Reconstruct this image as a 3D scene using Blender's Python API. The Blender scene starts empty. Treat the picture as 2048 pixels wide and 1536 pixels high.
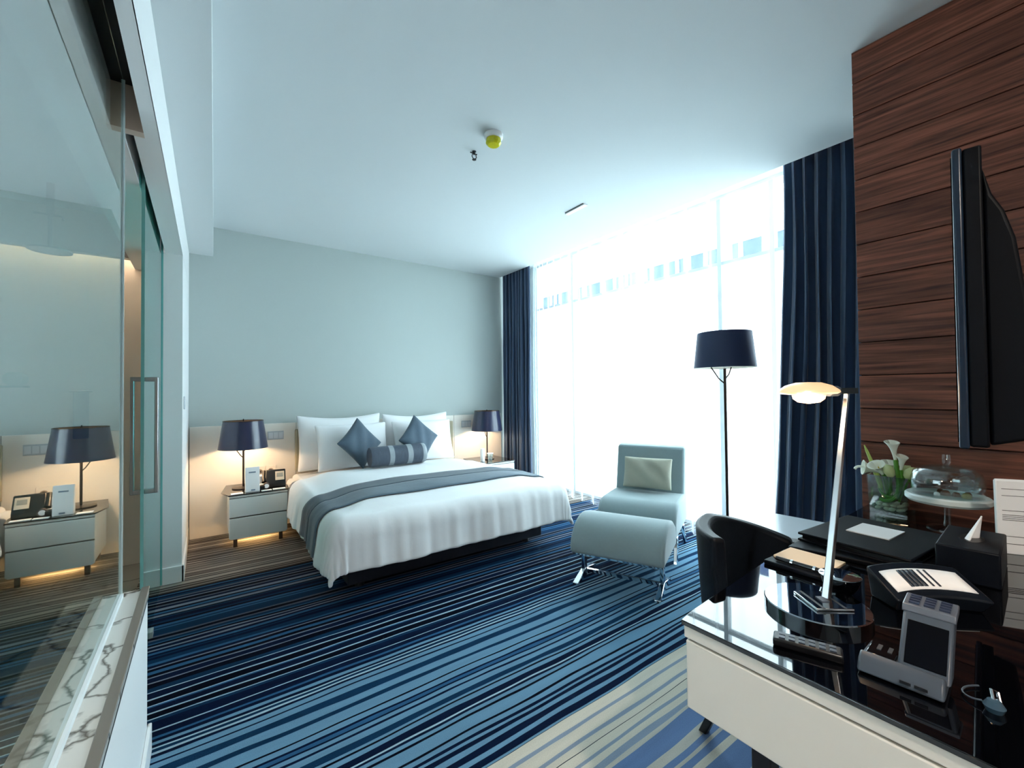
import bpy, bmesh, math, random
from mathutils import Vector, Matrix
random.seed(7)
C = bpy.context.scene.collection
PI = math.pi

# ------------------------------------------------------------------ camera
YAW, PITCH, ROLL, FPX, CAMZ = 0.623977, 0.017693, -0.01053, 857.23, 1.25
def cam_basis():
    f = Vector((math.sin(YAW)*math.cos(PITCH), math.cos(YAW)*math.cos(PITCH), math.sin(PITCH)))
    r = Vector((math.cos(YAW), -math.sin(YAW), 0)); u = r.cross(f)
    return r*math.cos(ROLL)+u*math.sin(ROLL), u*math.cos(ROLL)-r*math.sin(ROLL), f
_r, _u, _f = cam_basis()
cam = bpy.data.cameras.new('camera'); cam.sensor_width = 36; cam.lens = FPX/2048*36
cam.clip_start = 0.02; cam.clip_end = 200
camo = bpy.data.objects.new('camera', cam); C.objects.link(camo)
camo.matrix_world = Matrix(((_r.x,_u.x,-_f.x,0),(_r.y,_u.y,-_f.y,0),(_r.z,_u.z,-_f.z,CAMZ),(0,0,0,1)))
bpy.context.scene.camera = camo

# ------------------------------------------------------------------ world, daylight, exposure
SKY = 5.9
w = bpy.data.worlds.new('World'); bpy.context.scene.world = w; w.use_nodes = True
bg = w.node_tree.nodes['Background']; bg.inputs[0].default_value = (0.82, 0.94, 1.0, 1); bg.inputs[1].default_value = SKY
vs = bpy.context.scene.view_settings
vs.view_transform = 'Standard'; vs.look = 'None'; vs.exposure = 0.92; vs.gamma = 1.0; vs.use_curve_mapping = False
pl = bpy.data.lights.new('window_portal', 'AREA'); pl.shape = 'RECTANGLE'; pl.size = 4.0; pl.size_y = 2.85
pl.cycles.is_portal = True
po = bpy.data.objects.new('window_portal', pl); C.objects.link(po); po.location = (3.75, 2.65, 1.42); po.rotation_euler = (0, PI/2, 0)
po.rotation_euler = (PI/2, 0, PI/2)   # faces -X
bpy.context.scene.cycles.max_bounces = 10
bpy.context.scene.cycles.transparent_max_bounces = 16

# ------------------------------------------------------------------ materials
def lin(c):
    return tuple(((v/255)/12.92 if v/255 <= .04045 else ((v/255+.055)/1.055)**2.4) for v in c)
MATS = {}
def mat(name, rgb, rough=.5, metal=0., var=0., scale=20., bump=0., bscale=200., coat=0., sheen=0., spec=.5, stretch=None, emit=None):
    if name in MATS: return MATS[name]
    m = bpy.data.materials.new(name); m.use_nodes = True; nt = m.node_tree; N = nt.nodes; L = nt.links
    b = N['Principled BSDF']; c = lin(rgb)
    b.inputs['Base Color'].default_value = (*c, 1); b.inputs['Roughness'].default_value = rough
    b.inputs['Metallic'].default_value = metal; b.inputs['Coat Weight'].default_value = coat
    b.inputs['Coat Roughness'].default_value = .05
    b.inputs['Sheen Weight'].default_value = sheen; b.inputs['Specular IOR Level'].default_value = spec
    tc = N.new('ShaderNodeTexCoord'); mp = N.new('ShaderNodeMapping'); L.new(tc.outputs['Object'], mp.inputs[0])
    if stretch: mp.inputs['Scale'].default_value = stretch
    if var:
        n = N.new('ShaderNodeTexNoise'); n.inputs['Scale'].default_value = scale; n.inputs['Detail'].default_value = 5
        L.new(mp.outputs[0], n.inputs['Vector'])
        r = N.new('ShaderNodeMix'); r.data_type = 'RGBA'
        r.inputs[6].default_value = (*[max(0, v*(1-var)) for v in c], 1); r.inputs[7].default_value = (*[min(1, v*(1+var)) for v in c], 1)
        L.new(n.outputs['Fac'], r.inputs[0]); L.new(r.outputs[2], b.inputs['Base Color'])
    if bump:
        n2 = N.new('ShaderNodeTexNoise'); n2.inputs['Scale'].default_value = bscale; n2.inputs['Detail'].default_value = 3
        L.new(mp.outputs[0], n2.inputs['Vector'])
        bp = N.new('ShaderNodeBump'); bp.inputs['Strength'].default_value = bump; bp.inputs['Distance'].default_value = .01
        L.new(n2.outputs['Fac'], bp.inputs['Height']); L.new(bp.outputs[0], b.inputs['Normal'])
    if emit:
        b.inputs['Emission Color'].default_value = (*emit[0], 1); b.inputs['Emission Strength'].default_value = emit[1]
    MATS[name] = m; return m

def glass(name, tint=(1,1,1), ior=1.5, refl=1.0, rough=0.):
    """thin sheet glass: tinted transmission with a fresnel mirror on top"""
    if name in MATS: return MATS[name]
    m = bpy.data.materials.new(name); m.use_nodes = True; nt = m.node_tree; N = nt.nodes; L = nt.links
    N.remove(N['Principled BSDF']); out = N['Material Output']
    t = N.new('ShaderNodeBsdfTransparent'); t.inputs[0].default_value = (*tint, 1)
    g = N.new('ShaderNodeBsdfGlossy'); g.inputs['Roughness'].default_value = rough; g.inputs[0].default_value = (refl,)*3+(1,)
    f = N.new('ShaderNodeFresnel'); ge = N.new('ShaderNodeNewGeometry')   # same mirror strength on both faces of the sheet
    ii = N.new('ShaderNodeMapRange'); ii.inputs[3].default_value = ior; ii.inputs[4].default_value = 1/ior
    L.new(ge.outputs['Backfacing'], ii.inputs[0]); L.new(ii.outputs[0], f.inputs[0])
    x = N.new('ShaderNodeMixShader'); L.new(f.outputs[0], x.inputs[0]); L.new(t.outputs[0], x.inputs[1]); L.new(g.outputs[0], x.inputs[2])
    L.new(x.outputs[0], out.inputs[0]); MATS[name] = m; return m

def sheer_mat():
    m = bpy.data.materials.new('sheer_voile'); m.use_nodes = True; nt = m.node_tree; N = nt.nodes; L = nt.links
    N.remove(N['Principled BSDF']); out = N['Material Output']
    t = N.new('ShaderNodeBsdfTransparent'); t.inputs[0].default_value = (.97, .99, 1, 1)
    tl = N.new('ShaderNodeBsdfTranslucent'); tl.inputs[0].default_value = (.90, .94, .97, 1)
    d = N.new('ShaderNodeBsdfDiffuse'); d.inputs[0].default_value = (.90, .94, .97, 1)
    a = N.new('ShaderNodeMixShader'); a.inputs[0].default_value = .35; L.new(tl.outputs[0], a.inputs[1]); L.new(d.outputs[0], a.inputs[2])
    # threads cover more of the view where the cloth turns edge-on
    lw = N.new('ShaderNodeLayerWeight'); lw.inputs[0].default_value = .25
    mr = N.new('ShaderNodeMapRange'); mr.inputs[3].default_value = .085; mr.inputs[4].default_value = .85
    L.new(lw.outputs['Facing'], mr.inputs[0])
    x = N.new('ShaderNodeMixShader'); L.new(mr.outputs[0], x.inputs[0]); L.new(t.outputs[0], x.inputs[1]); L.new(a.outputs[0], x.inputs[2])
    L.new(x.outputs[0], out.inputs[0]); return m

def carpet_mat():
    m = bpy.data.materials.new('striped_carpet'); m.use_nodes = True; nt = m.node_tree; N = nt.nodes; L = nt.links
    b = N['Principled BSDF']; b.inputs['Roughness'].default_value = .95; b.inputs['Specular IOR Level'].default_value = .04
    tc = N.new('ShaderNodeTexCoord'); sp = N.new('ShaderNodeSeparateXYZ'); L.new(tc.outputs['Object'], sp.inputs[0])
    mp = N.new('ShaderNodeMapping'); mp.inputs['Scale'].default_value = (1.6, 9, 1); L.new(tc.outputs['Object'], mp.inputs[0])
    nz = N.new('ShaderNodeTexNoise'); nz.inputs['Scale'].default_value = 1.0; nz.inputs['Detail'].default_value = 2; L.new(mp.outputs[0], nz.inputs['Vector'])
    ws = N.new('ShaderNodeMath'); ws.operation = 'MULTIPLY_ADD'; ws.inputs[1].default_value = .035; L.new(nz.outputs['Fac'], ws.inputs[0]); L.new(sp.outputs['Y'], ws.inputs[2])
    wy = N.new('ShaderNodeMath'); wy.operation = 'SUBTRACT'; wy.inputs[1].default_value = .0175; L.new(ws.outputs[0], wy.inputs[0])
    NAVY, DEEP, TEAL, BLUE, SKYB, PALE, GREY = (6,22,48), (3,11,27), (14,46,76), (44,86,122), (98,136,162), (150,178,194), (108,118,134)
    BEI, BEI2, PERI, SLAT, INK = (196,190,176), (180,176,166), (98,122,160), (128,142,160), (40,46,60)
    TAU, TAU2, TAU3, BRN = (120,114,110), (98,92,88), (146,140,134), (56,50,48)
    rnd = random.Random(21)
    def seq(y0, y1, gen):
        out, y = [], y0
        while y < y1 and len(out) < 31:
            c, wd = gen(len(out)); out.append((y, c)); y += wd
        return out
    zones = []
    # listed near to far; every zone is at most 32 flat bands
    zones.append((-2.3, .55, seq(-2.3, .55, lambda i: ((BEI, .11) if i % 2 == 0 else (rnd.choice([PERI, SLAT, PERI]), rnd.choice([.05, .12, .14]))))))
    zA = [(.55,PERI),(.60,BEI2),(.66,PERI),(.69,BEI2),(.715,PERI),(.80,BEI),(.825,PERI),(.848,BEI2),(.862,PERI),(.885,BEI2),(.915,PERI),(.985,BEI2),(1.0,SLAT),(1.022,BEI),(1.043,SLAT),(1.055,BEI),(1.085,INK),(1.089,BEI),(1.115,SLAT),(1.132,BEI),(1.172,SLAT),(1.184,BEI),(1.232,INK)]
    zones.append((.55, 1.237, zA))
    zones.append((1.237, 1.62, [(1.237,SKYB),(1.245,NAVY),(1.272,SKYB),(1.292,NAVY),(1.315,SKYB),(1.335,NAVY),(1.352,SKYB),(1.362,NAVY),(1.376,SKYB),(1.398,DEEP),(1.408,SKYB),(1.462,DEEP),(1.473,SKYB),(1.488,NAVY),(1.498,PALE),(1.506,NAVY),(1.535,SKYB),(1.557,DEEP),(1.566,SKYB),(1.578,TEAL),(1.605,SKYB)]))
    zones.append((1.62, 2.08, [(1.62,SKYB),(1.632,NAVY),(1.642,SKYB),(1.662,NAVY),(1.672,BLUE),(1.69,NAVY),(1.70,SKYB),(1.728,DEEP),(1.738,SKYB),(1.785,TEAL),(1.806,SKYB),(1.848,TEAL),(1.885,SKYB),(1.915,NAVY),(1.925,SKYB),(1.948,NAVY),(1.96,PALE),(1.972,TEAL),(1.988,PALE),(1.996,NAVY),(2.012,SKYB),(2.03,NAVY),(2.05,BLUE),(2.065,NAVY)]))
    zones.append((2.08, 2.62, [(2.08,NAVY),(2.095,PALE),(2.102,NAVY),(2.15,TEAL),(2.17,PALE),(2.176,DEEP),(2.215,PALE),(2.224,NAVY),(2.262,BLUE),(2.27,PALE),(2.278,DEEP),(2.32,PALE),(2.329,NAVY),(2.372,PALE),(2.379,TEAL),(2.41,DEEP),(2.445,GREY),(2.455,NAVY),(2.49,GREY),(2.50,DEEP),(2.525,BLUE),(2.55,DEEP),(2.57,GREY),(2.58,NAVY),(2.60,BLUE)]))
    def far(i):
        return (rnd.choice([NAVY, DEEP, NAVY, TEAL]), rnd.uniform(.014, .03)) if i % 2 == 0 else (rnd.choice([BLUE, GREY, TEAL, (74,84,100)]), rnd.uniform(.012, .03))
    zones.append((2.62, 3.1, seq(2.62, 3.1, far))); zones.append((3.1, 3.50, seq(3.1, 3.50, far)))
    def farther(i):
        return (rnd.choice([BRN, (58,56,58), BRN]), rnd.uniform(.008, .018)) if i % 2 == 0 else (rnd.choice([TAU, TAU2, TAU3, TAU]), rnd.uniform(.02, .05))
    zones.append((3.50, 4.1, seq(3.5, 4.1, farther))); zones.append((4.1, 4.8, seq(4.1, 4.8, farther)))
    prev = None
    for y0, y1, st in zones:
        mr = N.new('ShaderNodeMapRange'); mr.inputs[1].default_value = y0; mr.inputs[2].default_value = y1; L.new(wy.outputs[0], mr.inputs[0])
        cr = N.new('ShaderNodeValToRGB'); cr.color_ramp.interpolation = 'CONSTANT'; el = cr.color_ramp.elements
        L.new(mr.outputs[0], cr.inputs[0])
        for k, (y, c) in enumerate(st):
            p = (y-y0)/(y1-y0)
            e = el[k] if k < 2 else el.new(p)
            e.position = p; e.color = (*lin(c), 1)
        if prev is None: prev = cr.outputs[0]; continue
        gt = N.new('ShaderNodeMath'); gt.operation = 'GREATER_THAN'; gt.inputs[1].default_value = y0; L.new(wy.outputs[0], gt.inputs[0])
        mx = N.new('ShaderNodeMix'); mx.data_type = 'RGBA'; L.new(gt.outputs[0], mx.inputs[0]); L.new(prev, mx.inputs[6]); L.new(cr.outputs[0], mx.inputs[7])
        prev = mx.outputs[2]
    fz = N.new('ShaderNodeTexNoise'); fz.inputs['Scale'].default_value = 260; fz.inputs['Detail'].default_value = 3; L.new(tc.outputs['Object'], fz.inputs['Vector'])
    fr = N.new('ShaderNodeMapRange'); fr.inputs[3].default_value = .75; fr.inputs[4].default_value = 1.25
    wv = N.new('ShaderNodeMath'); wv.operation = 'MULTIPLY_ADD'; wv.inputs[1].default_value = .7; L.new(fz.outputs['Fac'], wv.inputs[0])
    wl = N.new('ShaderNodeTexNoise'); wl.inputs['Scale'].default_value = 1.0; wl.inputs['Detail'].default_value = 4
    wm = N.new('ShaderNodeMapping'); wm.inputs['Scale'].default_value = (2.0, 22, 1); L.new(tc.outputs['Object'], wm.inputs[0]); L.new(wm.outputs[0], wl.inputs['Vector'])
    wk = N.new('ShaderNodeMath'); wk.operation = 'MULTIPLY_ADD'; wk.inputs[1].default_value = .9; wk.inputs[2].default_value = -.3; L.new(wl.outputs['Fac'], wk.inputs[0])
    L.new(wk.outputs[0], wv.inputs[2]); L.new(wv.outputs[0], fr.inputs[0])
    mu = N.new('ShaderNodeMix'); mu.data_type = 'RGBA'; mu.blend_type = 'MULTIPLY'; mu.inputs[0].default_value = 1; L.new(prev, mu.inputs[6]); L.new(fr.outputs[0], mu.inputs[7])
    L.new(mu.outputs[2], b.inputs['Base Color'])
    bp = N.new('ShaderNodeBump'); bp.inputs['Strength'].default_value = .35; bp.inputs['Distance'].default_value = .006; L.new(fz.outputs['Fac'], bp.inputs['Height']); L.new(bp.outputs[0], b.inputs['Normal'])
    return m

def wood_mat():
    m = bpy.data.materials.new('walnut_veneer'); m.use_nodes = True; nt = m.node_tree; N = nt.nodes; L = nt.links
    b = N['Principled BSDF']; b.inputs['Roughness'].default_value = .5; b.inputs['Specular IOR Level'].default_value = .25
    tc = N.new('ShaderNodeTexCoord'); mp = N.new('ShaderNodeMapping'); mp.inputs['Scale'].default_value = (4, 1.1, 26); L.new(tc.outputs['Object'], mp.inputs[0])
    oi = N.new('ShaderNodeObjectInfo'); ad = N.new('ShaderNodeVectorMath'); ad.operation = 'ADD'
    ml = N.new('ShaderNodeMath'); ml.operation = 'MULTIPLY'; ml.inputs[1].default_value = 37; L.new(oi.outputs['Random'], ml.inputs[0])
    L.new(mp.outputs[0], ad.inputs[0]); L.new(ml.outputs[0], ad.inputs[1])
    n = N.new('ShaderNodeTexNoise'); n.inputs['Scale'].default_value = 2.2; n.inputs['Detail'].default_value = 8; n.inputs['Roughness'].default_value = .62; n.inputs['Distortion'].default_value = .35; L.new(ad.outputs[0], n.inputs['Vector'])
    cr = N.new('ShaderNodeValToRGB'); L.new(n.outputs['Fac'], cr.inputs[0]); e = cr.color_ramp.elements
    e[0].position = .30; e[0].color = (*lin((58,34,30)), 1); e[1].position = .72; e[1].color = (*lin((160,98,78)), 1)
    x = e.new(.5); x.color = (*lin((116,70,56)), 1)
    hs = N.new('ShaderNodeHueSaturation'); L.new(cr.outputs[0], hs.inputs['Color'])
    mr = N.new('ShaderNodeMapRange'); mr.inputs[3].default_value = .82; mr.inputs[4].default_value = 1.15; L.new(oi.outputs['Random'], mr.inputs[0]); L.new(mr.outputs[0], hs.inputs['Value'])
    L.new(hs.outputs[0], b.inputs['Base Color']); return m

def marble_mat(name='veined_marble', base=(222,220,214), vein=(96,90,84), sc=3.0):
    m = bpy.data.materials.new(name); m.use_nodes = True; nt = m.node_tree; N = nt.nodes; L = nt.links
    b = N['Principled BSDF']; b.inputs['Roughness'].default_value = .12
    tc = N.new('ShaderNodeTexCoord'); n0 = N.new('ShaderNodeTexNoise'); n0.inputs['Scale'].default_value = sc; n0.inputs['Detail'].default_value = 6; L.new(tc.outputs['Object'], n0.inputs['Vector'])
    mx = N.new('ShaderNodeMix'); mx.data_type = 'VECTOR'; mx.inputs[0].default_value = .35; L.new(tc.outputs['Object'], mx.inputs[4]); L.new(n0.outputs['Color'], mx.inputs[5])
    v = N.new('ShaderNodeTexVoronoi'); v.feature = 'DISTANCE_TO_EDGE'; v.inputs['Scale'].default_value = sc*2.2; L.new(mx.outputs[1], v.inputs['Vector'])
    cr = N.new('ShaderNodeValToRGB'); L.new(v.outputs[0], cr.inputs[0]); e = cr.color_ramp.elements
    e[0].position = 0; e[0].color = (*lin(vein), 1); e[1].position = .045; e[1].color = (*lin(base), 1)
    L.new(cr.outputs[0], b.inputs['Base Color']); return m

M_ceil = mat('ceiling_paint', (218,224,226), .9, bump=.03, bscale=400)
M_wall = mat('grey_wallcovering', (180,190,188), .85, var=.03, scale=60, bump=.08, bscale=300, stretch=(1,1,6))
M_white = mat('white_paint', (238,240,240), .5)
M_trim = mat('white_lacquer_trim', (240,242,242), .35)
M_headb = mat('cream_headboard_laminate', (236,230,220), .4)
M_jamb = mat('beige_post_paint', (208,192,178), .6)
M_dark = mat('dark_shadow_metal', (20,24,28), .5)
M_lamp = mat('navy_lacquer_shade', (42,46,72), .28, coat=.4)
M_shadein = mat('shade_lining_white', (240,235,225), .8)
M_bronze = mat('dark_bronze_rod', (52,42,38), .35, metal=.7)
M_black = mat('black_plastic', (10,11,14), .35)
M_blackgl = mat('black_desk_glass', (3,4,7), .02, spec=.75)
M_leather = mat('black_leather', (5,11,20), .5, bump=.08, bscale=350, spec=.18)
M_chrome = mat('polished_chrome', (225,228,230), .06, metal=1)
M_steel = mat('brushed_steel', (168,170,172), .3, metal=1)
M_silver = mat('grey_plastic', (66,76,88), .4)
M_lacq = mat('white_cabinet_lacquer', (226,232,230), .3)
M_cream = mat('cream_desk_lacquer', (238,231,219), .4)
M_sheet = mat('white_bed_linen', (242,243,244), .85, bump=.10, bscale=18, sheen=.1)
M_pillow = mat('white_pillow_cotton', (242,243,244), .85, bump=.12, bscale=9, sheen=.1)
M_slate = mat('slate_blue_velvet', (62,82,98), .75, var=.15, scale=25, sheen=.3, bump=.1, bscale=120)
M_runner = mat('slate_runner_cloth', (84,102,116), .8, var=.22, scale=16, sheen=.2, bump=.15, bscale=60)
M_runner2 = mat('dark_runner_cloth', (62,78,92), .8, var=.2, scale=22, sheen=.2)
M_bolA = mat('bolster_charcoal_satin', (70,80,94), .5, var=.3, scale=14, stretch=(1,5,5))
M_bolB = mat('bolster_silver_satin', (150,158,164), .45, var=.1, scale=20)
M_uph = mat('sage_upholstery', (136,156,160), .8, var=.05, scale=60, sheen=.3, bump=.08, bscale=400)
M_lumbar = mat('khaki_cushion_cloth', (170,172,156), .75, var=.05, scale=40, bump=.08, bscale=200)
M_navyc = mat('navy_drape_satin', (42,66,98), .55, var=.12, scale=20, sheen=.35, stretch=(1,1,.2))
M_sheer = sheer_mat()
M_carpet = carpet_mat(); M_wood = wood_mat(); M_marble = marble_mat()
M_tile = marble_mat('grey_marble_tile', (150,148,142), (92,88,84), 2.0)
M_paper = mat('white_paper', (246,247,247), .8)
M_beigep = mat('beige_paper', (228,206,176), .8)
M_pglass = glass('reflective_partition_glass', (.82,.92,.88), 16.0, .98)
M_dglass = glass('teal_door_glass', (.56,.94,.91), 1.5, .9)
M_gedge = mat('teal_glass_edge', (120,190,188), .15)
M_wglass = glass('window_glass', (.94,.98,.98), 1.45)
M_clear = glass('clear_glassware', (.90,.95,.95), 1.75)
M_water = glass('vase_water', (.82,.93,.86), 1.33)
M_frost = mat('frosted_plate_glass', (214,226,224), .35)
M_stem = mat('green_lily_stem', (74,140,28), .45)
M_petal = mat('white_lily_petal', (240,244,228), .6)
M_bud = mat('pale_green_bud', (196,208,150), .55)
M_stone = mat('pale_pebble', (214,208,192), .7, var=.15, scale=30)
M_yellow = mat('yellow_plastic_cover', (214,206,20), .2, var=.25, scale=60)
M_lcd = mat('clock_display', (150,150,140), .3)
M_choc = mat('brown_chocolate', (96,62,36), .5)
M_bath = mat('beige_bathroom_wall', (214,204,194), .6)

# ------------------------------------------------------------------ mesh helpers
class MB:
    def __init__(s): s.v = []; s.f = []
    def add(s, vs, fs):
        o = len(s.v); s.v += [tuple(v) for v in vs]; s.f += [tuple(i+o for i in f) for f in fs]; return s
    def box(s, x0, x1, y0, y1, z0, z1):
        return s.add([(x0,y0,z0),(x1,y0,z0),(x1,y1,z0),(x0,y1,z0),(x0,y0,z1),(x1,y0,z1),(x1,y1,z1),(x0,y1,z1)],
                     [(0,3,2,1),(4,5,6,7),(0,1,5,4),(1,2,6,5),(2,3,7,6),(3,0,4,7)])
    def hexa(s, bot, top):
        return s.add(list(bot)+list(top), [(3,2,1,0),(4,5,6,7),(0,1,5,4),(1,2,6,5),(2,3,7,6),(3,0,4,7)])
    def prism(s, poly, z0, z1):
        n = len(poly)
        return s.add([(x,y,z0) for x,y in poly]+[(x,y,z1) for x,y in poly],
                     [tuple(range(n-1,-1,-1)), tuple(range(n,2*n))]+[(i,(i+1)%n,n+(i+1)%n,n+i) for i in range(n)])
    def prism_x(s, poly, x0, x1):   # poly in (y,z), extruded along x
        n = len(poly)
        return s.add([(x0,y,z) for y,z in poly]+[(x1,y,z) for y,z in poly],
                     [tuple(range(n)), tuple(range(2*n-1,n-1,-1))]+[(i,n+i,n+(i+1)%n,(i+1)%n) for i in range(n)])
    def prism_y(s, poly, y0, y1):   # poly in (x,z), extruded along y
        n = len(poly)
        return s.add([(x,y0,z) for x,z in poly]+[(x,y1,z) for x,z in poly],
                     [tuple(range(n)), tuple(range(2*n-1,n-1,-1))]+[(i,n+i,n+(i+1)%n,(i+1)%n) for i in range(n)])
    def cyl(s, p0, p1, r0, r1=None, n=20):
        r1 = r0 if r1 is None else r1; p0 = Vector(p0); p1 = Vector(p1); d = (p1-p0).normalized()
        a = d.orthogonal().normalized(); b = d.cross(a); V = []
        for p, r in ((p0,r0),(p1,r1)):
            for i in range(n):
                t = 2*PI*i/n; V.append(p+a*(r*math.cos(t))+b*(r*math.sin(t)))
        return s.add(V, [tuple(range(n-1,-1,-1)), tuple(range(n,2*n))]+[(i,(i+1)%n,n+(i+1)%n,n+i) for i in range(n)])
    def lathe(s, prof, c=(0,0,0), n=32, sx=1, sy=1):   # prof [(r,z)]
        V = []; F = []
        for r, z in prof:
            for i in range(n):
                t = 2*PI*i/n; V.append((c[0]+r*math.cos(t)*sx, c[1]+r*math.sin(t)*sy, c[2]+z))
        for k in range(len(prof)-1):
            for i in range(n):
                j = (i+1)%n; F.append((k*n+i, k*n+j, (k+1)*n+j, (k+1)*n+i))
        if prof[0][0] > 1e-6: F.append(tuple(range(n-1,-1,-1)))
        if prof[-1][0] > 1e-6: F.append(tuple((len(prof)-1)*n+i for i in range(n)))
        return s.add(V, F)
    def tube(s, pts, r, n=10):
        pts = [Vector(p) for p in pts]; V = []; F = []; rr = r if isinstance(r, (list,tuple)) else [r]*len(pts); a = None
        for k, p in enumerate(pts):
            d = (pts[min(k+1,len(pts)-1)]-pts[max(k-1,0)]).normalized()
            a = d.orthogonal().normalized() if a is None else (a-d*a.dot(d)).normalized(); b = d.cross(a)
            for i in range(n):
                t = 2*PI*i/n; V.append(p+a*(rr[k]*math.cos(t))+b*(rr[k]*math.sin(t)))
        for k in range(len(pts)-1):
            for i in range(n): F.append((k*n+i,k*n+(i+1)%n,(k+1)*n+(i+1)%n,(k+1)*n+i))
        F += [tuple(range(n-1,-1,-1)), tuple((len(pts)-1)*n+i for i in range(n))]
        return s.add(V, F)
    def grid(s, nu, nv, fn):
        V = [fn(i/nu, j/nv) for j in range(nv+1) for i in range(nu+1)]
        return s.add(V, [(j*(nu+1)+i, j*(nu+1)+i+1, (j+1)*(nu+1)+i+1, (j+1)*(nu+1)+i) for j in range(nv) for i in range(nu)])
    def build(s, name, m, parent=None, bevel=0, seg=2, ang=35, solid=0, sub=0, merge=False):
        me = bpy.data.meshes.new(name); bm = bmesh.new()
        vv = [bm.verts.new(v) for v in s.v]
        for f in s.f:
            try: bm.faces.new([vv[i] for i in f])
            except ValueError: pass
        if merge: bmesh.ops.remove_doubles(bm, verts=bm.verts, dist=1e-5)
        bmesh.ops.recalc_face_normals(bm, faces=bm.faces); bm.to_mesh(me); bm.free()
        for p in me.polygons: p.use_smooth = True
        me.set_sharp_from_angle(angle=math.radians(ang))
        if m: me.materials.append(m)
        o = bpy.data.objects.new(name, me); C.objects.link(o)
        if parent: o.parent = parent
        if solid: k = o.modifiers.new('thickness', 'SOLIDIFY'); k.thickness = solid; k.offset = 0
        if bevel: k = o.modifiers.new('edge', 'BEVEL'); k.width = bevel; k.segments = seg; k.limit_method = 'ANGLE'; k.angle_limit = math.radians(40)
        if sub: k = o.modifiers.new('smooth', 'SUBSURF'); k.levels = sub; k.render_levels = sub
        return o
def tag(o, label, cat, group=None, kind=None):
    o['label'] = label
    if cat: o['category'] = cat
    if group: o['group'] = group
    if kind: o['kind'] = kind
    return o
def thing(name, label, cat, loc=(0,0,0), rz=0, group=None, kind=None):
    o = bpy.data.objects.new(name, None); o.empty_display_size = .1; C.objects.link(o)
    o.location = loc; o.rotation_euler = (0,0,rz); return tag(o, label, cat, group, kind)
def struct(o, label): o['kind'] = 'structure'; o['label'] = label; return o
def copy_tree(o, loc, rz, label):
    r = o.copy(); C.objects.link(r); r.location = loc; r.rotation_euler = (0,0,rz); r['label'] = label
    for ch in list(o.children):
        c = ch.copy(); C.objects.link(c); c.parent = r
        for g in list(ch.children):
            d = g.copy(); C.objects.link(d); d.parent = c
    return r
def box(name, m, b, parent=None, bevel=0, **k): return MB().box(*b).build(name, m, parent, bevel, **k)
def spot_point(name, loc, energy, color, radius, parent=None, kind='POINT', **kw):
    l = bpy.data.lights.new(name, kind); l.energy = energy; l.color = color
    if kind == 'POINT': l.shadow_soft_size = radius
    for k, v in kw.items(): setattr(l, k, v)
    o = bpy.data.objects.new(name, l); C.objects.link(o); o.location = loc
    if parent: o.parent = parent
    return o

# ------------------------------------------------------------------ room shell
ZC, YB, XE = 2.755, 4.667, 3.169
struct(box('floor', M_carpet, (-.35, 3.9, -2.3, 4.7, -.06, 0)), 'wall to wall carpet in navy, taupe and beige stripes')
struct(box('floor_bathroom', M_tile, (-2.7, -.35, -2.3, 4.7, -.06, -.002)), 'grey marble bathroom floor beyond the glass partition')
ceil = struct(box('ceiling', M_ceil, (-.4, XE, -2.3, YB+.1, ZC, ZC+.25)), 'flat pale ceiling ending in a curtain recess by the window')
struct(box('ceiling_recess', M_ceil, (XE, 3.9, -2.3, YB+.1, ZC+.2, ZC+.3)), 'raised curtain recess above the window')
struct(box('wall_back', M_wall, (-.16, 3.9, YB, YB+.12, 0, ZC+.3)), 'plain blue grey wall behind the bed')
struct(box('wall_front', M_white, (-2.7, 2.6, -2.4, -2.3, 0, ZC)), 'white wall behind the viewer')
# lines of the left partition (slightly out of square, as in the room)
def roomface(y): return -.142 + (y-1.35)*(.037/3.3)
def bulk_r(y): return .018 + (y-1.617)*(.052/3.03)
def seg(name, m, y0, y1, xl, xr, z0, z1, label, parent=None):
    mb = MB(); l0, l1 = (xl(y0), xl(y1)) if callable(xl) else (xl, xl); r0, r1 = (xr(y0), xr(y1)) if callable(xr) else (xr, xr)
    mb.hexa([(l0,y0,z0),(r0,y0,z0),(r1,y1,z0),(l1,y1,z0)], [(l0,y0,z1),(r0,y0,z1),(r1,y1,z1),(l1,y1,z1)])
    return struct(mb.build(name, m, parent), label)
seg('wall_left', M_white, 3.66, YB, -.30, roomface, 0, 2.20, 'white end wall beside the sliding glass door')
GX = -.2225          # the partition glass plane
HB = 2.20            # header underside
# header with a track slot for the glass: three strips around the slot
seg('trim_1', M_white, -2.3, YB, GX+.045, roomface, HB, ZC, 'white header over the glass partition, room side')
seg('trim_2', M_white, -2.3, YB, -.42, GX-.055, HB, ZC, 'white header over the glass partition, bathroom side')
seg('trim_3', M_dark, -2.3, YB, GX-.055, GX+.045, HB+.16, ZC, 'dark back of the sliding door track slot')
seg('trim_4', M_jamb, 2.02, 2.06, GX-.055, GX+.045, HB, HB+.159, 'beige stop block closing the wide part of the track slot')
seg('trim_5', M_white, 2.06, 3.66, GX+.014, GX+.045, HB, HB+.159, 'white lip narrowing the door track, room side')
seg('trim_6', M_white, 2.06, 3.66, GX-.055, GX-.014, HB, HB+.159, 'white lip narrowing the door track, bathroom side')
seg('ceiling_bulkhead', M_ceil, -2.3, YB, roomface, bulk_r, 2.491, ZC, 'lowered white bulkhead along the glass partition')
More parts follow.
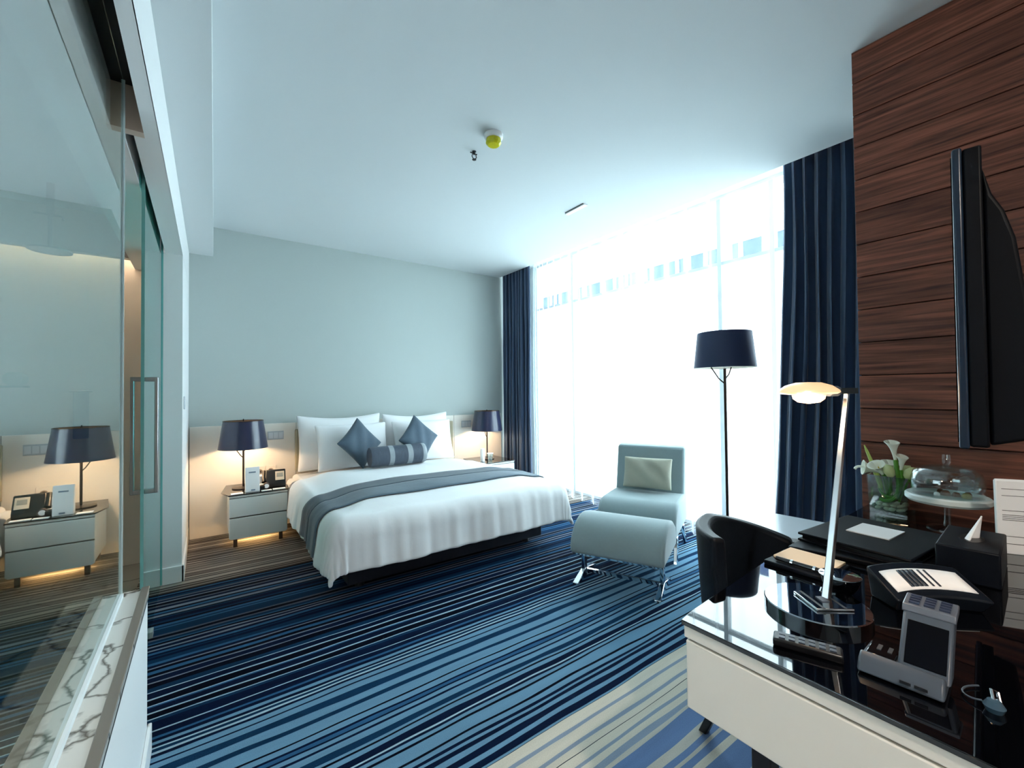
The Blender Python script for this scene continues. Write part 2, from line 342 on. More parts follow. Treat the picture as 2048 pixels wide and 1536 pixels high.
# knee wall and marble sill
KX = -.157; KY = 1.97
struct(box('wall_knee', M_white, (-.33, KX, -2.3, KY, 0, .545)), 'low white wall under the glass partition')
struct(box('baseboard_left', M_trim, (KX, KX+.012, -2.3, KY+.02, 0, .10), bevel=.003), 'white skirting at the low wall')
struct(MB().box(KX-.003, KX+.003, -2.3, KY-.002, .545, .552).build('trim_7', M_dark), 'black shadow line under the marble sill')
sill = struct(box('window_sill_marble', M_marble, (-.36, KX+.004, -2.3, KY+.004, .552, .580), bevel=.006), 'white marble ledge with dark veins below the glass partition')
struct(box('trim_8', mat('taupe_sill_edge', (128,120,112), .3), (KX-.016, KX+.006, -2.3, KY+.005, .5802, .584), bevel=.0015), 'taupe edge strip along the marble ledge')
# end wall details
eb = MB(); eb.box(-.30, roomface(3.66)+.012, 3.645, 3.66, 0, .11); eb.box(roomface(3.66)-.002, roomface(3.66)+.014, 3.645, 4.64, 0, .11)
struct(eb.build('baseboard_end', M_trim, bevel=.003), 'white skirting round the end wall by the glass door')

# ------------------------------------------------------------------ wood feature wall with boards
ww = struct(box('wall_right', mat('board_backing', (30,20,18), .8), (2.385, 3.15, -2.3, .640, 0, ZC)), 'dark walnut clad wall with horizontal boards')
hb_ = .145; z = ZC; k = 0; bd = None
while z > 0.0:
    z0 = max(0, z-hb_)
    if bd is None or z-z0 < hb_-1e-6:
        o = MB().box(0, .026, 0, 2.942, .0022, (z-z0)-.0022).build('board', M_wood, ww, bevel=.0015); bd = o if bd is None else bd
    else:
        o = bd.copy(); C.objects.link(o); o.parent = ww
    o.location = (2.36, -2.3, z0); z = z0; k += 1

# ------------------------------------------------------------------ window wall
WX = 3.70
wf = struct(MB().box(WX, WX+.1, -2.3, .30, 0, ZC+.3).box(WX, WX+.1, 4.55, YB+.1, 0, ZC+.3).box(WX, WX+.1, .30, 4.55, 0, .03).box(WX, WX+.1, .30, 4.55, 2.93, ZC+.3).build('wall_window', M_white), 'white wall edges around the full height window')
wn = thing('window_1', 'full height window with white frame behind the sheers', None, (WX+.03, 0, 0)); wn['kind'] = 'structure'
M_frame = mat('white_aluminium_frame', (206,214,220), .4)
ys = [.30, 1.55, 1.985, 2.80, 3.85, 4.55]
for y in ys: box('mullion', M_frame, (-.03, .03, y-.018, y+.018, .03, 2.93), wn)
for i in range(len(ys)-1):
    box('transom', M_frame, (-.025, .025, ys[i]+.018, ys[i+1]-.018, 2.345, 2.375), wn)
    box('pane', M_wglass, (-.003, .003, ys[i]+.018, ys[i+1]-.018, .03, 2.345), wn)
    box('pane', M_wglass, (-.003, .003, ys[i]+.018, ys[i+1]-.018, 2.375, 2.93), wn)

struct(box('ground', mat('pale_paving', (176,178,174), .9, var=.1, scale=.5), (3.9, 60, -40, 60, -8.1, -8)), 'pale paving far below the window')
# neighbouring building with a ribbon of windows
nb = thing('neighbour_building', 'pale building with a ribbon of small windows seen through the sheers', 'building', (14, 0, 0))
M_fac = mat('pale_facade_render', (236,238,240), .9); M_fwin = mat('facade_window_glass', (40,62,104), .3, spec=.2)
RZ0, RZ1 = 5.5, 6.0
box('facade_wall', M_fac, (.12, 1.0, -12, 34, -8, RZ1+.5), nb)
box('parapet', M_fac, (0, .12, -12, 34, RZ1, RZ1+.5), nb); box('sill_band', M_fac, (0, .12, -12, 34, -8, RZ0), nb)
rr = random.Random(4); y = 3.0
while y < 18:
    wd = rr.choice([.22, .35, .5, .85, .6]); box('window', M_fwin, (.06, .10, y, y+wd, RZ0, RZ1), nb)
    gp = rr.choice([.12, .25, .12, .4]); box('pier', M_fac, (0, .12, y+wd, y+wd+gp, RZ0, RZ1), nb); y += wd+gp

# ------------------------------------------------------------------ curtains
def curtain(name, m, x, y0, y1, z0, z1, nf, amp, label, flare=0., top_pin=.6, seed=1, th=.004, dens=None, group=None):
    rd = random.Random(seed); ph = [rd.uniform(-.5,.5) for _ in range(8)]; nu = int(nf*14); nv = 14
    def fn(u, v):
        uu = u if dens is None else dens(u)
        t = u*nf*2*PI; zz = z1+(z0-z1)*v; g = top_pin+(1-top_pin)*min(1, v*1.6)
        a = amp*g*(1+.35*math.sin(t*.23+ph[0]*6)+.2*math.sin(t*.61+ph[1]*6))
        yy = y0+(y1-y0)*uu + flare*v*v*(uu if y1 < y0 else (uu))
        return (x+a*math.sin(t+ph[2]+.5*v*math.sin(t*.31+ph[3]*5)), yy+.35*a*math.sin(2*t+ph[4])*g+.006*math.sin(9*v+ph[5]*6+t*.2), zz)
    o = MB().grid(nu, nv, fn).build(name, m, None, ang=80, solid=th)
    return tag(o, label, 'curtain', group)
curtain('blackout_curtain', M_navyc, 3.208, 4.645, 4.06, .015, ZC+.199, 9, .034, 'navy blackout curtain gathered in the corner beside the bed', seed=3)
curtain('blackout_curtain', M_navyc, 3.30, .68, 1.30, .015, ZC+.199, 9, .05, 'navy blackout curtain gathered beside the walnut wall', flare=.13, seed=8)
def dA(u): return u*u*.55+u*.45
curtain('sheer_curtain', M_sheer, 3.475, 4.33, 2.55, .012, ZC+.199, 13, .022, 'white sheer curtain half nearer the bed corner', seed=5, th=0, top_pin=.75, dens=lambda u: u*u*.8+u*.2)
curtain('sheer_curtain', M_sheer, 3.42, 2.86, .72, .012, ZC+.199, 11, .02, 'white sheer curtain half behind the floor lamp', seed=11, th=0, top_pin=.75, dens=lambda u: u*u*.6+u*.4)

# ------------------------------------------------------------------ headboard wall panels
hd = thing('headboard', 'cream wall width headboard with panel joints behind bed and nightstands', 'headboard', (0, 4.64, 0))
js = [-.10, .735, 1.54, 2.47, 3.165]
for a, b in zip(js[:-1], js[1:]): box('panel', M_headb, (a+.002, b-.002, .007, .026, 0, .97), hd, bevel=.002)
box('padded_panel', mat('olive_padding', (170,162,138), .8), (.725, 2.44, -.03, .006, .50, .905), hd, bevel=.008)
for lx, lab in ((.492, 'grey control plate set in the headboard beside the bed, lamp side'), (2.57, 'grey control plate set in the headboard near the blackout curtain')):
    sp = thing('control_plate', lab, 'switch', (lx, 4.646, .817))
    box('plate', mat('grey_switch_plate', (176,184,190), .4), (0, .135, -.008, 0, 0, .08), sp, bevel=.002)
    for i in range(3): box('switch_rocker', mat('pale_rocker', (200,206,210), .4), (.008+i*.042, .044+i*.042, -.011, -.008, .012, .068), sp, bevel=.001)
for i, (lx, lab) in enumerate(((.385, 'cream wall socket plate behind the white card tower'), (.475, 'cream wall socket with round outlet above the bedside telephone'))):
    so = thing('wall_socket', lab, 'socket', (lx, 4.646, .485)); box('plate', M_headb, (0, .086, -.007, 0, 0, .09), so, bevel=.002)
    ring = MB().lathe([(.014,0),(.022,0),(.022,.003),(.014,.003),(.014,0)], n=20); r = ring.build('outlet_ring', mat('socket_grey', (170,156,140), .5), so); r.rotation_euler = (PI/2,0,0); r.location = (.043,-.0075,.045)
    for q in (-.008, .008): box('pin_hole', M_dark, (.041+q, .045+q, -.0085, -.0072, .04, .05), so)

# ------------------------------------------------------------------ bed
BX0, BX1, BY0, BY1, BZ = .68, 2.34, 2.68, 4.61, .51
bed = thing('bed', 'wide double bed with dark base under white bedding', 'bed', (0,0,0))
box('bed_base', mat('navy_bed_base', (14,20,34), .8), (BX0+.05, BX1-.05, BY0+.10, BY1, .05, .24), bed, bevel=.01)
for x in (BX0+.15, BX1-.15):
    for y in (BY0+.2, BY1-.2): MB().cyl((x,y,0),(x,y,.05),.03).build('foot', M_dark, bed)
box('mattress', M_sheet, (BX0+.01, BX1-.01, BY0+.02, BY1, .24, BZ-.03), bed, bevel=.04, seg=4)
def drape(p, q, ov_x0, top, r=.07, fl=.05, seed=0):
    """sheet coordinates (p,q) laid over the mattress box; beyond the edge they round over and hang"""
    dx = 0; sx = 0
    if p < BX0: dx, sx = BX0-p, -1
    elif p > BX1: dx, sx = p-BX1, 1
    dy = BY0-q if q < BY0 else 0
    d = (dx**4.5+dy**4.5)**(1/4.5) if dx > 0 and dy > 0 else dx+dy; dn = math.hypot(dx, dy); cx = min(max(p, BX0), BX1); cy = max(q, BY0)
    zz = top + .006*math.sin(p*5.1+1)*math.sin(q*4.3) + .002*math.sin(p*13+q*7)
    edge = min(cx-BX0, BX1-cx, cy-BY0)
    zz += -.045*math.exp(-(max(0, edge)/.16)**2) if True else 0
    if d > 0:
        ux, uy = sx*dx/dn, -dy/dn
        arc = r*PI/2
        if d < arc: a = d/r; out = r*math.sin(a)*.75; drop = r*(1-math.cos(a))
        else: out = r*.75+fl*(d-arc)*1.0; drop = r+(d-arc)
        s = p*ux*0 + (q if dx > dy else p)
        ang = math.atan2(dy, dx+1e-9)
        w_ = min(1, d/.3)*(.005*math.sin(s*23+ang*9)+.005*math.sin(s*47+2+ang*14)+.012*math.sin(s*7+1)+.004*math.sin(s*83))
        out += w_ + .10*min(dx, dy)
        return (cx+ux*out, cy+uy*out, zz-drop)
    return (cx, cy, zz)
DY1 = 4.04
def duvet_fn(u, v):
    p = (BX0-.36)+(BX1-BX0+.36+.34)*u; q = (BY0-.36)+(DY1-BY0+.36)*v
    x, y, z = drape(p, q, .35, BZ+.035, r=.12, fl=.12)
    if u < .25 and q > 3.0: z += .05*(q-3.0)*max(0, (BX0-p)/.36)          # hem rises towards the head
    z = max(z, .03)
    return (x, y, z)
dv = MB().grid(84, 84, duvet_fn).build('duvet', M_sheet, None, ang=180, solid=.028, sub=1)
tag(dv, 'white duvet draped over the bed, hanging at sides and foot', 'duvet')
def sheet_fn(u, v):
    p = (BX0-.27)+(BX1-BX0+.27+.2)*u; q = 4.0+.58*v
    x, y, z = drape(p, q, .3, BZ-.02, r=.05, fl=.10); return (x, y, z)
MB().grid(50, 16, sheet_fn).build('fitted_sheet', M_pillow, bed, ang=180, solid=.006)
# runner: follows the duvet a little above it, with a dark band along each side
RY0, RY1 = 2.87, 3.33
rn = thing('bed_runner', 'slate grey runner with dark edge band lying across the duvet', 'bed runner', (0,0,0))
def runner_fn(q0, q1, lift):
    def fn(u, v):
        p = (BX0-.335)+(BX1-BX0+.335+.30)*u; q = q0+(q1-q0)*v
        x, y, z = drape(p, q, .35, BZ+.035, r=.12, fl=.12)
        k = min(1, max(0, (BX0-p))/.12) if p < BX0 else min(1, max(0, p-BX1)/.12)
        sx = -1 if p < BX0 else 1
        if p < BX0 and q > 3.0: z += .05*(q-3.0)*max(0, (BX0-p)/.36)
        return (x+sx*k*lift, y, z+lift*(1-.6*k))
    return fn
MB().grid(90, 10, runner_fn(RY0, RY1-.20, .024)).build('runner_cloth', M_runner, rn, ang=180, solid=.006)
MB().grid(90, 8, runner_fn(RY1-.20, RY1, .025)).build('runner_band', M_runner2, rn, ang=180, solid=.007)
MB().grid(90, 2, runner_fn(RY1-.203, RY1-.197, .029)).build('runner_seam', M_runner, rn, ang=180, solid=.004)

# pillows
def pillow(name, m, W, H, T, loc, rot, label, cat, group=None, pinch=.06, flange=0., sag=0., sub=1):
    n = 18; mb = MB()
    def side(sg):
        def fn(u, v):
            a, b = 2*u-1, 2*v-1
            kx = 1-pinch*(1-b*b); kz = 1-pinch*(1-a*a)
            # the outline bows in between the corners
            x = a*W/2*(1-pinch*(math.cos(b*PI/2))); zz = b*H/2*(1-pinch*math.cos(a*PI/2))
            e = max(0, 1-abs(a)**2.6)*max(0, 1-abs(b)**2.6)
            y = sg*(T/2*e**.5 + .002)
            y += .006*math.sin(a*7+b*5+sg)*e
            if sag: zz -= sag*math.cos(a*PI/2)*max(0, b)
            return (x, y, zz)
        return fn
    mb.grid(n, n, side(-1)); mb.grid(n, n, side(1))
    o = mb.build(name, m, None, ang=180, merge=False); 
    bm = bmesh.new(); bm.from_mesh(o.data)
    bmesh.ops.remove_doubles(bm, verts=bm.verts, dist=.0045); bmesh.ops.recalc_face_normals(bm, faces=bm.faces); bm.to_mesh(o.data); bm.free()
    for p in o.data.polygons: p.use_smooth = True
    if sub: k = o.modifiers.new('smooth', 'SUBSURF'); k.levels = 1; k.render_levels = 1
    o.location = loc; o.rotation_euler = rot
    return tag(o, label, cat, group)
D2 = math.radians
pillow('pillow', M_pillow, .84, .56, .14, (1.125, 4.515, .775), (D2(-8),0,0), 'large white pillow upright against headboard, nearer the lit nightstand', 'pillow', 'white pillows', .05, sag=.03)
pillow('pillow', M_pillow, .80, .55, .14, (1.935, 4.515, .765), (D2(-8),0,0), 'large white pillow upright against headboard, nearer the blackout curtain', 'pillow', 'white pillows', .05, sag=.03)
pillow('pillow', M_pillow, .72, .46, .13, (1.20, 4.345, .735), (D2(-16),0,D2(2)), 'white front pillow leaning behind the left dark cushion', 'pillow', 'white pillows', .05)
pillow('pillow', M_pillow, .70, .46, .13, (1.94, 4.345, .735), (D2(-16),0,D2(-2)), 'white front pillow leaning behind the right dark cushion', 'pillow', 'white pillows', .05)
pillow('throw_cushion', M_slate, .37, .37, .11, (1.21, 4.165, .775), (D2(-24), D2(47), D2(4)), 'slate blue cushion standing on its corner, left of the bolster', 'cushion', 'slate diamond cushions', .09)
pillow('throw_cushion', M_slate, .37, .37, .11, (1.81, 4.175, .78), (D2(-24), D2(41), D2(-3)), 'slate blue cushion standing on its corner, behind the bolster end', 'cushion', 'slate diamond cushions', .09)
bo = thing('bolster_cushion', 'round bolster cushion with charcoal and silver stripes in front of cushions', 'cushion', (1.50, 3.96, BZ+.150), D2(-1))
edges = [(-.27,.27)]
bands = [(-.265,-.10,0),(-.10,-.055,1),(-.055,.075,0),(.075,.125,1),(.125,.225,0),(.225,.265,1)]
for x0, x1, c in bands:
    R0 = .092; pr = []
    for i in range(7):
        x = x0+(x1-x0)*i/6; e = min(1, max(.0, (.275-abs(x))/.03)); pr.append((R0*(.86+.14*e**.5)+(.002 if c else 0), x))
    b_ = MB().lathe([(0.001, pr[0][1])]+pr+[(0.001, pr[-1][1])], n=28).build('stripe_band', M_bolB if c else M_bolA, bo); b_.rotation_euler = (0, PI/2, 0)

# ------------------------------------------------------------------ nightstands
def make_nightstand(label):
    t = thing('nightstand', label, 'nightstand', (.379, 4.15, 0), 0, 'white two drawer nightstands')
    box('body', M_lacq, (-.205, .205, .02, .475, .085, .425), t, bevel=.003)
    MB().prism_y([(-.21,.085),(-.195,.075),(.195,.075),(.21,.085),(.21,.242),(-.21,.242)], 0, .019).build('drawer', M_lacq, t, bevel=.004)
    MB().prism_y([(-.21,.252),(.21,.252),(.21,.402),(-.21,.402)], 0, .019).build('drawer', M_lacq, t, bevel=.004)
    box('drawer_gap', mat('gap_grey', (96,100,98), .8), (-.207,.207,.0165,.0185,.09,.42), t)
    box('top_rail', M_lacq, (-.21, .21, .002, .02, .409, .426), t, bevel=.002)
    MB().prism([(-.215,-.006),(.215,-.006),(.235,.14),(.215,.48),(-.215,.48),(-.26,.16)], .426, .436).build('glass_top', mat('smoked_glass_top', (28,26,28), .04, spec=.6), t, bevel=.002)
    for x in (-.165, .165):
        for y in (.06, .42): box('leg', mat('bronze_leg', (96,78,62), .4, metal=.5), (x-.014, x+.014, y-.014, y+.014, 0, .085), t)
    st = box('under_light', mat('led_strip_warm', (255,214,150), .5, emit=((1,.62,.25), 30)), (-.12, .12, .20, .215, .070, .0845), t)
    return t
ns = make_nightstand('white two drawer nightstand between end wall and bed')
copy_tree(ns, (2.80, 4.15, 0), 0, 'white two drawer nightstand in the corner by the blackout curtain')
NT = .436
def make_lamp(label, loc):
    t = thing('table_lamp', label, 'lamp', loc, 0, 'bedside lamps')
    MB().lathe([(.085,0),(.085,.008),(.02,.014)], n=32).build('base', M_bronze, t)
    MB().cyl((0,0,.012),(0,0,.575),.008).build('pole', M_bronze, t)
    MB().tube([(0,0,.26),(-.022,0,.285),(-.05,-.01,.33),(-.075,-.015,.37)], .004, 8).build('branch', M_bronze, t)
    MB().tube([(0,0,.31),(.018,.01,.34),(.028,.015,.375)], .004, 8).build('branch', M_bronze, t)
    s = MB().lathe([(.187,.345),(.152,.583)], n=48); s.f = s.f[:-2]; so = s.build('lamp_shade', M_lamp, t, ang=180)
    s = MB().lathe([(.184,.347),(.149,.581)], n=48); s.f = s.f[:-2]; s.build('shade_lining', M_shadein, so, ang=180)
    s = MB().lathe([(.150,.581),(.154,.581),(.154,.585),(.150,.585),(.150,.581)], n=48); s.build('shade_rim', M_bronze, so)
    MB().tube([(-.15,0,.575),(0,0,.565),(.15,0,.575)], .003, 6).build('shade_spider', M_bronze, so)
    MB().cyl((0,0,.575),(0,0,.60),.006,.004).build('finial', M_bronze, t)
    MB().lathe([(.003,.40),(.022,.415),(.030,.44),(.022,.475),(.012,.495),(.012,.51)], n=20).build('bulb', mat('warm_bulb', (255,230,190), .5, emit=((1,.72,.42), 6)), t)
    return t
l1 = make_lamp('navy shaded bedside lamp lit beside the white card tower', (.284, 4.42, NT))
l2 = copy_tree(l1, (2.80, 4.42, NT), D2(20), 'navy shaded bedside lamp lit in the corner by the curtain')
for l in (l1, l2): spot_point('lamp_light', (0,0,.43), 20, (1,.68,.40), .035, l)

# nightstand objects, left
ct = thing('card_tower', 'white stand up card tower on the left nightstand', 'sign', (.335, 4.215, NT))
MB().prism_x([(-.03,0),(.03,0),(.022,.20),(-.008,.205)], -.052, .052).build('card_body', M_paper, ct, bevel=.003)
box('emblem', mat('blue_grey_ink', (120,140,160), .6), (-.028,.022,-.028,-.0265,.158,.168), ct); box('emblem', MATS['blue_grey_ink'], (-.012,.018,-.0335,-.032,.012,.022), ct)
ph = thing('bedside_telephone', 'dark bedside telephone dock with pale faceplate and display', 'telephone', (.518, 4.33, NT), D2(-6))
MB().prism_x([(-.07,0),(.06,0),(.06,.03),(.04,.14),(.02,.14),(-.07,.035)], -.075, .08).build('phone_body', M_black, ph, bevel=.006)
fp = MB().box(-.035, .035, -.045, .045, 0, .003).build('faceplate', mat('champagne_plate', (214,200,178), .35), ph, bevel=.002); fp.location = (.035,-.024,.092); fp.rotation_euler = (D2(49),0,0)
dp = MB().box(-.024, .024, -.012, .026, .003, .0045).build('display', M_lcd, fp)
MB().tube([(-.085,-.05,.05),(-.09,-.02,.085),(-.088,.02,.11),(-.085,.05,.12)], [.02,.013,.013,.02], 12).build('handset', M_black, ph)
cs = thing('tea_cup', 'white upturned cup on saucer behind the card tower', 'cup', (.415, 4.50, NT))
MB().lathe([(.055,0),(.06,.006),(.03,.008)], n=28).build('saucer', M_paper, cs); MB().lathe([(.022,.008),(.036,.03),(.042,.075),(.044,.078),(.040,.072),(.02,.014)], n=28).build('cup_bowl', M_paper, cs)
MB().tube([(.040,0,.065),(.062,0,.06),(.064,0,.035),(.034,0,.026)], .004, 8).build('cup_handle', M_paper, cs)
db = thing('alarm_clock', 'small dark alarm clock between card tower and telephone', 'clock', (.415, 4.235, NT)); MB().box(-.035,.012,-.02,.02,0,.035).build('clock_case', M_black, db, bevel=.004)
MB().cyl((.025,-.012,.028),(.025,.012,.028),.026).build('clock_dial', mat('brown_dial', (92,76,72), .4), db); MB().cyl((.025,-.0135,.028),(.025,-.0121,.028),.018).build('dial_face', M_paper, db)
for nm, x, y, w_, d_, rz, lab in (('note_card', .225, 4.185, .085, .05, 0, 'white note card at the lamp end of the left nightstand'), ('note_card', .435, 4.175, .075, .035, 4, 'white note card in front of the small alarm clock'), ('note_card', .53, 4.185, .095, .045, -3, 'white note card in front of the bedside telephone')):
    o = box(nm, M_paper, (-w_/2, w_/2, -d_/2, d_/2, 0, .004)); o.location = (x,y,NT); o.rotation_euler = (0,0,D2(rz)); tag(o, lab, 'card', 'nightstand cards')
# right nightstand objects
o = MB().lathe([(.026,0),(.030,.10),(.028,.13),(.022,.15),(.010,.152)], n=24).build('white_bottle', M_paper); o.location = (2.66,4.30,NT); tag(o, 'white water bottle on the right nightstand beside the lamp', 'bottle')
gl = thing('drinking_glass', 'clear drinking glass with white cover by the right lamp', 'glass', (2.745,4.27,NT))
MB().lathe([(.028,0),(.034,.085),(.032,.085),(.026,.005),(.001,.005)], n=24).build('glass_wall', M_clear, gl); MB().lathe([(.038,.086),(.038,.092),(.001,.092)], n=24).build('paper_cover', M_paper, gl)

# wall switch by the bed
sw = thing('light_switch', 'small white light switch on the end wall edge', 'switch', (roomface(3.83)+.001, 3.80, 1.15)); box('plate', mat('switch_white', (214,222,228), .4), (0,.008,0,.07,0,.09), sw, bevel=.002); box('rocker', M_trim, (.008,.011,.018,.052,.02,.07), sw, bevel=.001)

# ------------------------------------------------------------------ glass partition and sliding door
gp = thing('window_2', 'tall fixed reflective glass pane on the marble ledge', None, (GX, 0, .58)); gp['kind'] = 'structure'
box('pane', M_pglass, (-.0005, .0005, -2.25, 1.925, .012, 1.74), gp)
box('pane_edge', mat('pale_glass_edge', (206,226,228), .2), (-.005, .005, 1.925, 1.93, .0, 1.74), gp)
box('bottom_channel', mat('white_silicone', (236,242,244), .4), (.0006, .008, -2.25, 1.925, 0, .013), gp)
box('bottom_channel', mat('teal_gasket', (120,160,158), .4), (-.03, -.0006, -2.25, 1.925, 0, .011), gp)
dr = thing('door_1', 'sliding teal glass door with square pull handles', None, (GX, 0, 0)); dr['kind'] = 'structure'
box('pane', M_dglass, (-.0005, .0005, 2.54, 3.625, .012, HB+.10), dr)
box('pane_edge', M_gedge, (-.006, .006, 2.533, 2.54, .012, HB+.10), dr); box('pane_edge', M_gedge, (-.006, .006, 3.625, 3.63, .012, HB+.10), dr)
box('bottom_guide', mat('guide_grey', (150,160,164), .4), (-.012, .012, 2.90, 2.96, 0, .03), dr)
for s, lab in ((1, None), (-1, None)):
    h = MB(); h.box(min(s*.036,s*.050), max(s*.036,s*.050), 2.605, 2.635, .795, 1.335); h.box(min(s*.0008,s*.040), max(s*.0008,s*.040), 2.605, 2.635, .795, .815); h.box(min(s*.0008,s*.040), max(s*.0008,s*.040), 2.605, 2.635, 1.315, 1.335)
    h.build('handle', M_steel, dr, bevel=.003)

# ------------------------------------------------------------------ bathroom behind the glass
struct(box('wall_bathroom_end', M_bath, (-2.7, -.30, 4.25, 4.37, 0, 2.6)), 'beige tiled end wall of the bathroom')
struct(box('wall_bathroom_left', M_bath, (-2.8, -2.7, -2.3, 4.4, 0, 2.6)), 'beige far side wall of the bathroom')
struct(box('ceiling_bathroom', M_ceil, (-2.7, -.42, -2.3, 3.66, 2.5, 2.6)), 'white bathroom ceiling')
struct(box('ceiling_bathroom_end', M_ceil, (-2.7, -.30, 3.66, 4.37, 2.5, 2.6)), 'white bathroom ceiling at the end wall')
shw = thing('rain_shower', 'flat round rain shower head hanging in the bathroom', 'shower', (-.73, 3.6, 2.10))
MB().lathe([(.095,0),(.095,.008),(.03,.014)], n=32).build('spray_plate', M_steel, shw); MB().cyl((0,0,.014),(0,0,.22),.010).build('drop_pipe', M_steel, shw); MB().cyl((0,0,.22),(0,0,.399),.018).build('ceiling_pipe', M_steel, shw)
MB().tube([(-.07,0,.215),(.05,0,.215),(.055,-.01,.19)], .006, 8).build('cross_pipe', M_steel, shw)
shf = thing('bath_shelf', 'thin glass shelf on the bathroom end wall', 'shelf', (-1.05, 4.25, 1.31)); box('shelf_board', mat('teal_shelf_glass', (110,160,156), .2), (-.30,.10,-.14,0,0,.012), shf)
for i, (x, h, r_) in enumerate(((-.26,.12,.026),(-.20,.12,.026),(-.13,.11,.018),(-.08,.11,.018))):
    b_ = thing('toiletry_bottle', ['green toiletry bottle at the outer end of the bathroom shelf','green toiletry bottle second from the outer shelf end','slim toiletry bottle in the middle of the bathroom shelf','slim toiletry bottle beside the rolled towel'][i], 'bottle', (-1.05+x, 4.18, 1.322), 0, 'toiletries on the bathroom shelf')
    MB().lathe([(r_,0),(r_,h*.8),(r_*.5,h*.9),(r_*.5,h)], n=16).build('bottle_body', mat('green_bottle', (90,150,132), .3), b_); MB().lathe([(r_*.6,h),(r_*.6,h+.02)], n=16).build('cap', M_silver, b_)
o = MB().cyl((0,0,.045),(0,-.12,.045),.045,n=24).build('rolled_towel', mat('pale_green_towel', (160,190,176), .9)); o.location = (-1.0,4.245,1.322); tag(o, 'rolled towel at the inner end of the bathroom shelf', 'towel')
tw = thing('hanging_towel', 'blue grey towel hanging on the bathroom end wall', 'towel', (-.70,4.25,.95)); box('towel_cloth', mat('blue_grey_towel', (112,140,152), .9), (-.04,.04,-.03,-.012,0,.33), tw, bevel=.006); MB().cyl((-.06,-.02,.335),(.06,-.02,.335),.007).build('rail', M_steel, tw)
tb = thing('bathtub', 'white bathtub with veined marble surround behind the glass', 'bathtub', (-1.9,1.0,0))
box('marble_apron', M_marble, (-.75,.55,-1.2,1.0,0,.40), tb, bevel=.01); box('tub_rim', M_trim, (-.55,.40,-1.0,.85,.401,.43), tb, bevel=.02)
o = box('bath_mat', mat('blue_bath_mat', (40,72,104), .95, bump=.3, bscale=150), (-1.0,-.50,2.1,2.7,-.001,.016), bevel=.006); tag(o, 'blue bath mat on the bathroom floor behind the glass', 'mat')

# ------------------------------------------------------------------ ceiling fittings
sd = thing('smoke_detector', 'smoke detector with yellow protective cover on the ceiling', 'detector', (1.377,2.072,ZC))
MB().lathe([(.055,0),(.055,-.018),(.046,-.026),(.001,-.026)], n=32).build('base', M_trim, sd); MB().lathe([(.043,-.027),(.046,-.05),(.034,-.062),(.001,-.064)], n=12).build('yellow_cover', M_yellow, sd, ang=10)
sk = thing('sprinkler_head', 'small dark fire sprinkler head hanging from the ceiling', 'sprinkler', (1.372,2.285,ZC))
MB().lathe([(.013,0),(.013,-.004),(.006,-.006),(.006,-.02)], n=20).build('collar', M_dark, sk); MB().tube([(-.012,0,-.018),(-.016,0,-.035),(-.004,0,-.05)], .003, 8).build('frame_arm', M_dark, sk); MB().tube([(.012,0,-.018),(.016,0,-.035),(.004,0,-.05)], .003, 8).build('frame_arm', M_dark, sk); MB().lathe([(.013,-.050),(.013,-.053),(.002,-.055)], n=16).build('deflector', M_dark, sk); MB().cyl((-.028,0,-.014),(.02,0,-.014),.0035).build('cross_bar', M_dark, sk)
vt = thing('ceiling_slot', 'narrow white recessed slot fitting in the ceiling near window', 'vent', (2.49,2.535,ZC)); vt.rotation_euler = (0,0,D2(-2))
box('slot_plate', M_trim, (-.014,.028,-.115,.115,-.012,0), vt, bevel=.003); box('slot_gap', M_dark, (-.020,-.0145,-.11,.11,-.004,0), vt)

def downlight(loc, en, label, parent_z=None):  # fixture for fill lamps added out of view
    t = thing('added_downlight', label, 'light', loc, 0, 'added fill downlights')
    MB().lathe([(.052,0),(.052,-.006),(.040,-.008),(.036,.0),(.052,0)], n=28).build('trim_ring', M_trim, t)
    MB().lathe([(.001,-.002),(.035,-.002),(.035,-.004),(.001,-.004)], n=24).build('lens', mat('added_downlight_lens', (255,240,220), .5, emit=((1,.8,.6), 12)), t)
    l = spot_point('added_downlight_beam', (0,0,-.02), en, (1,.87,.75), .04, t, 'SPOT', spot_size=D2(130), spot_blend=.6, shadow_soft_size=.04)
downlight((.25,-.95,ZC), 80, 'added warm fill downlight in the ceiling of the entry behind the viewer')  # added unseen lamp, brightens and warms the desk front
downlight((-.385,4.15,2.5), 26, 'added warm fill downlight behind the bathroom soffit next to the doorway')  # added lamp, kept hidden, lifts the beige wall seen through the doorway
downlight((-1.55,.5,2.5), 40, 'added warm fill downlight in the bathroom ceiling above the bathtub')  # added out of sight to give the bathroom walls a warm glow
struct(box('trim_9', M_bath, (-2.7, -.31, 4.02, 4.08, 2.22, 2.5)), 'lowered soffit hiding the bathroom wall light')
cv = thing('cove_light', 'warm light strip hidden behind the bathroom soffit', 'light', (-1.5,4.10,2.44)); box('strip', mat('cove_led', (255,220,170), .5, emit=((1,.80,.58), 22)), (-1.1,1.0,-.012,.012,0,.012), cv)

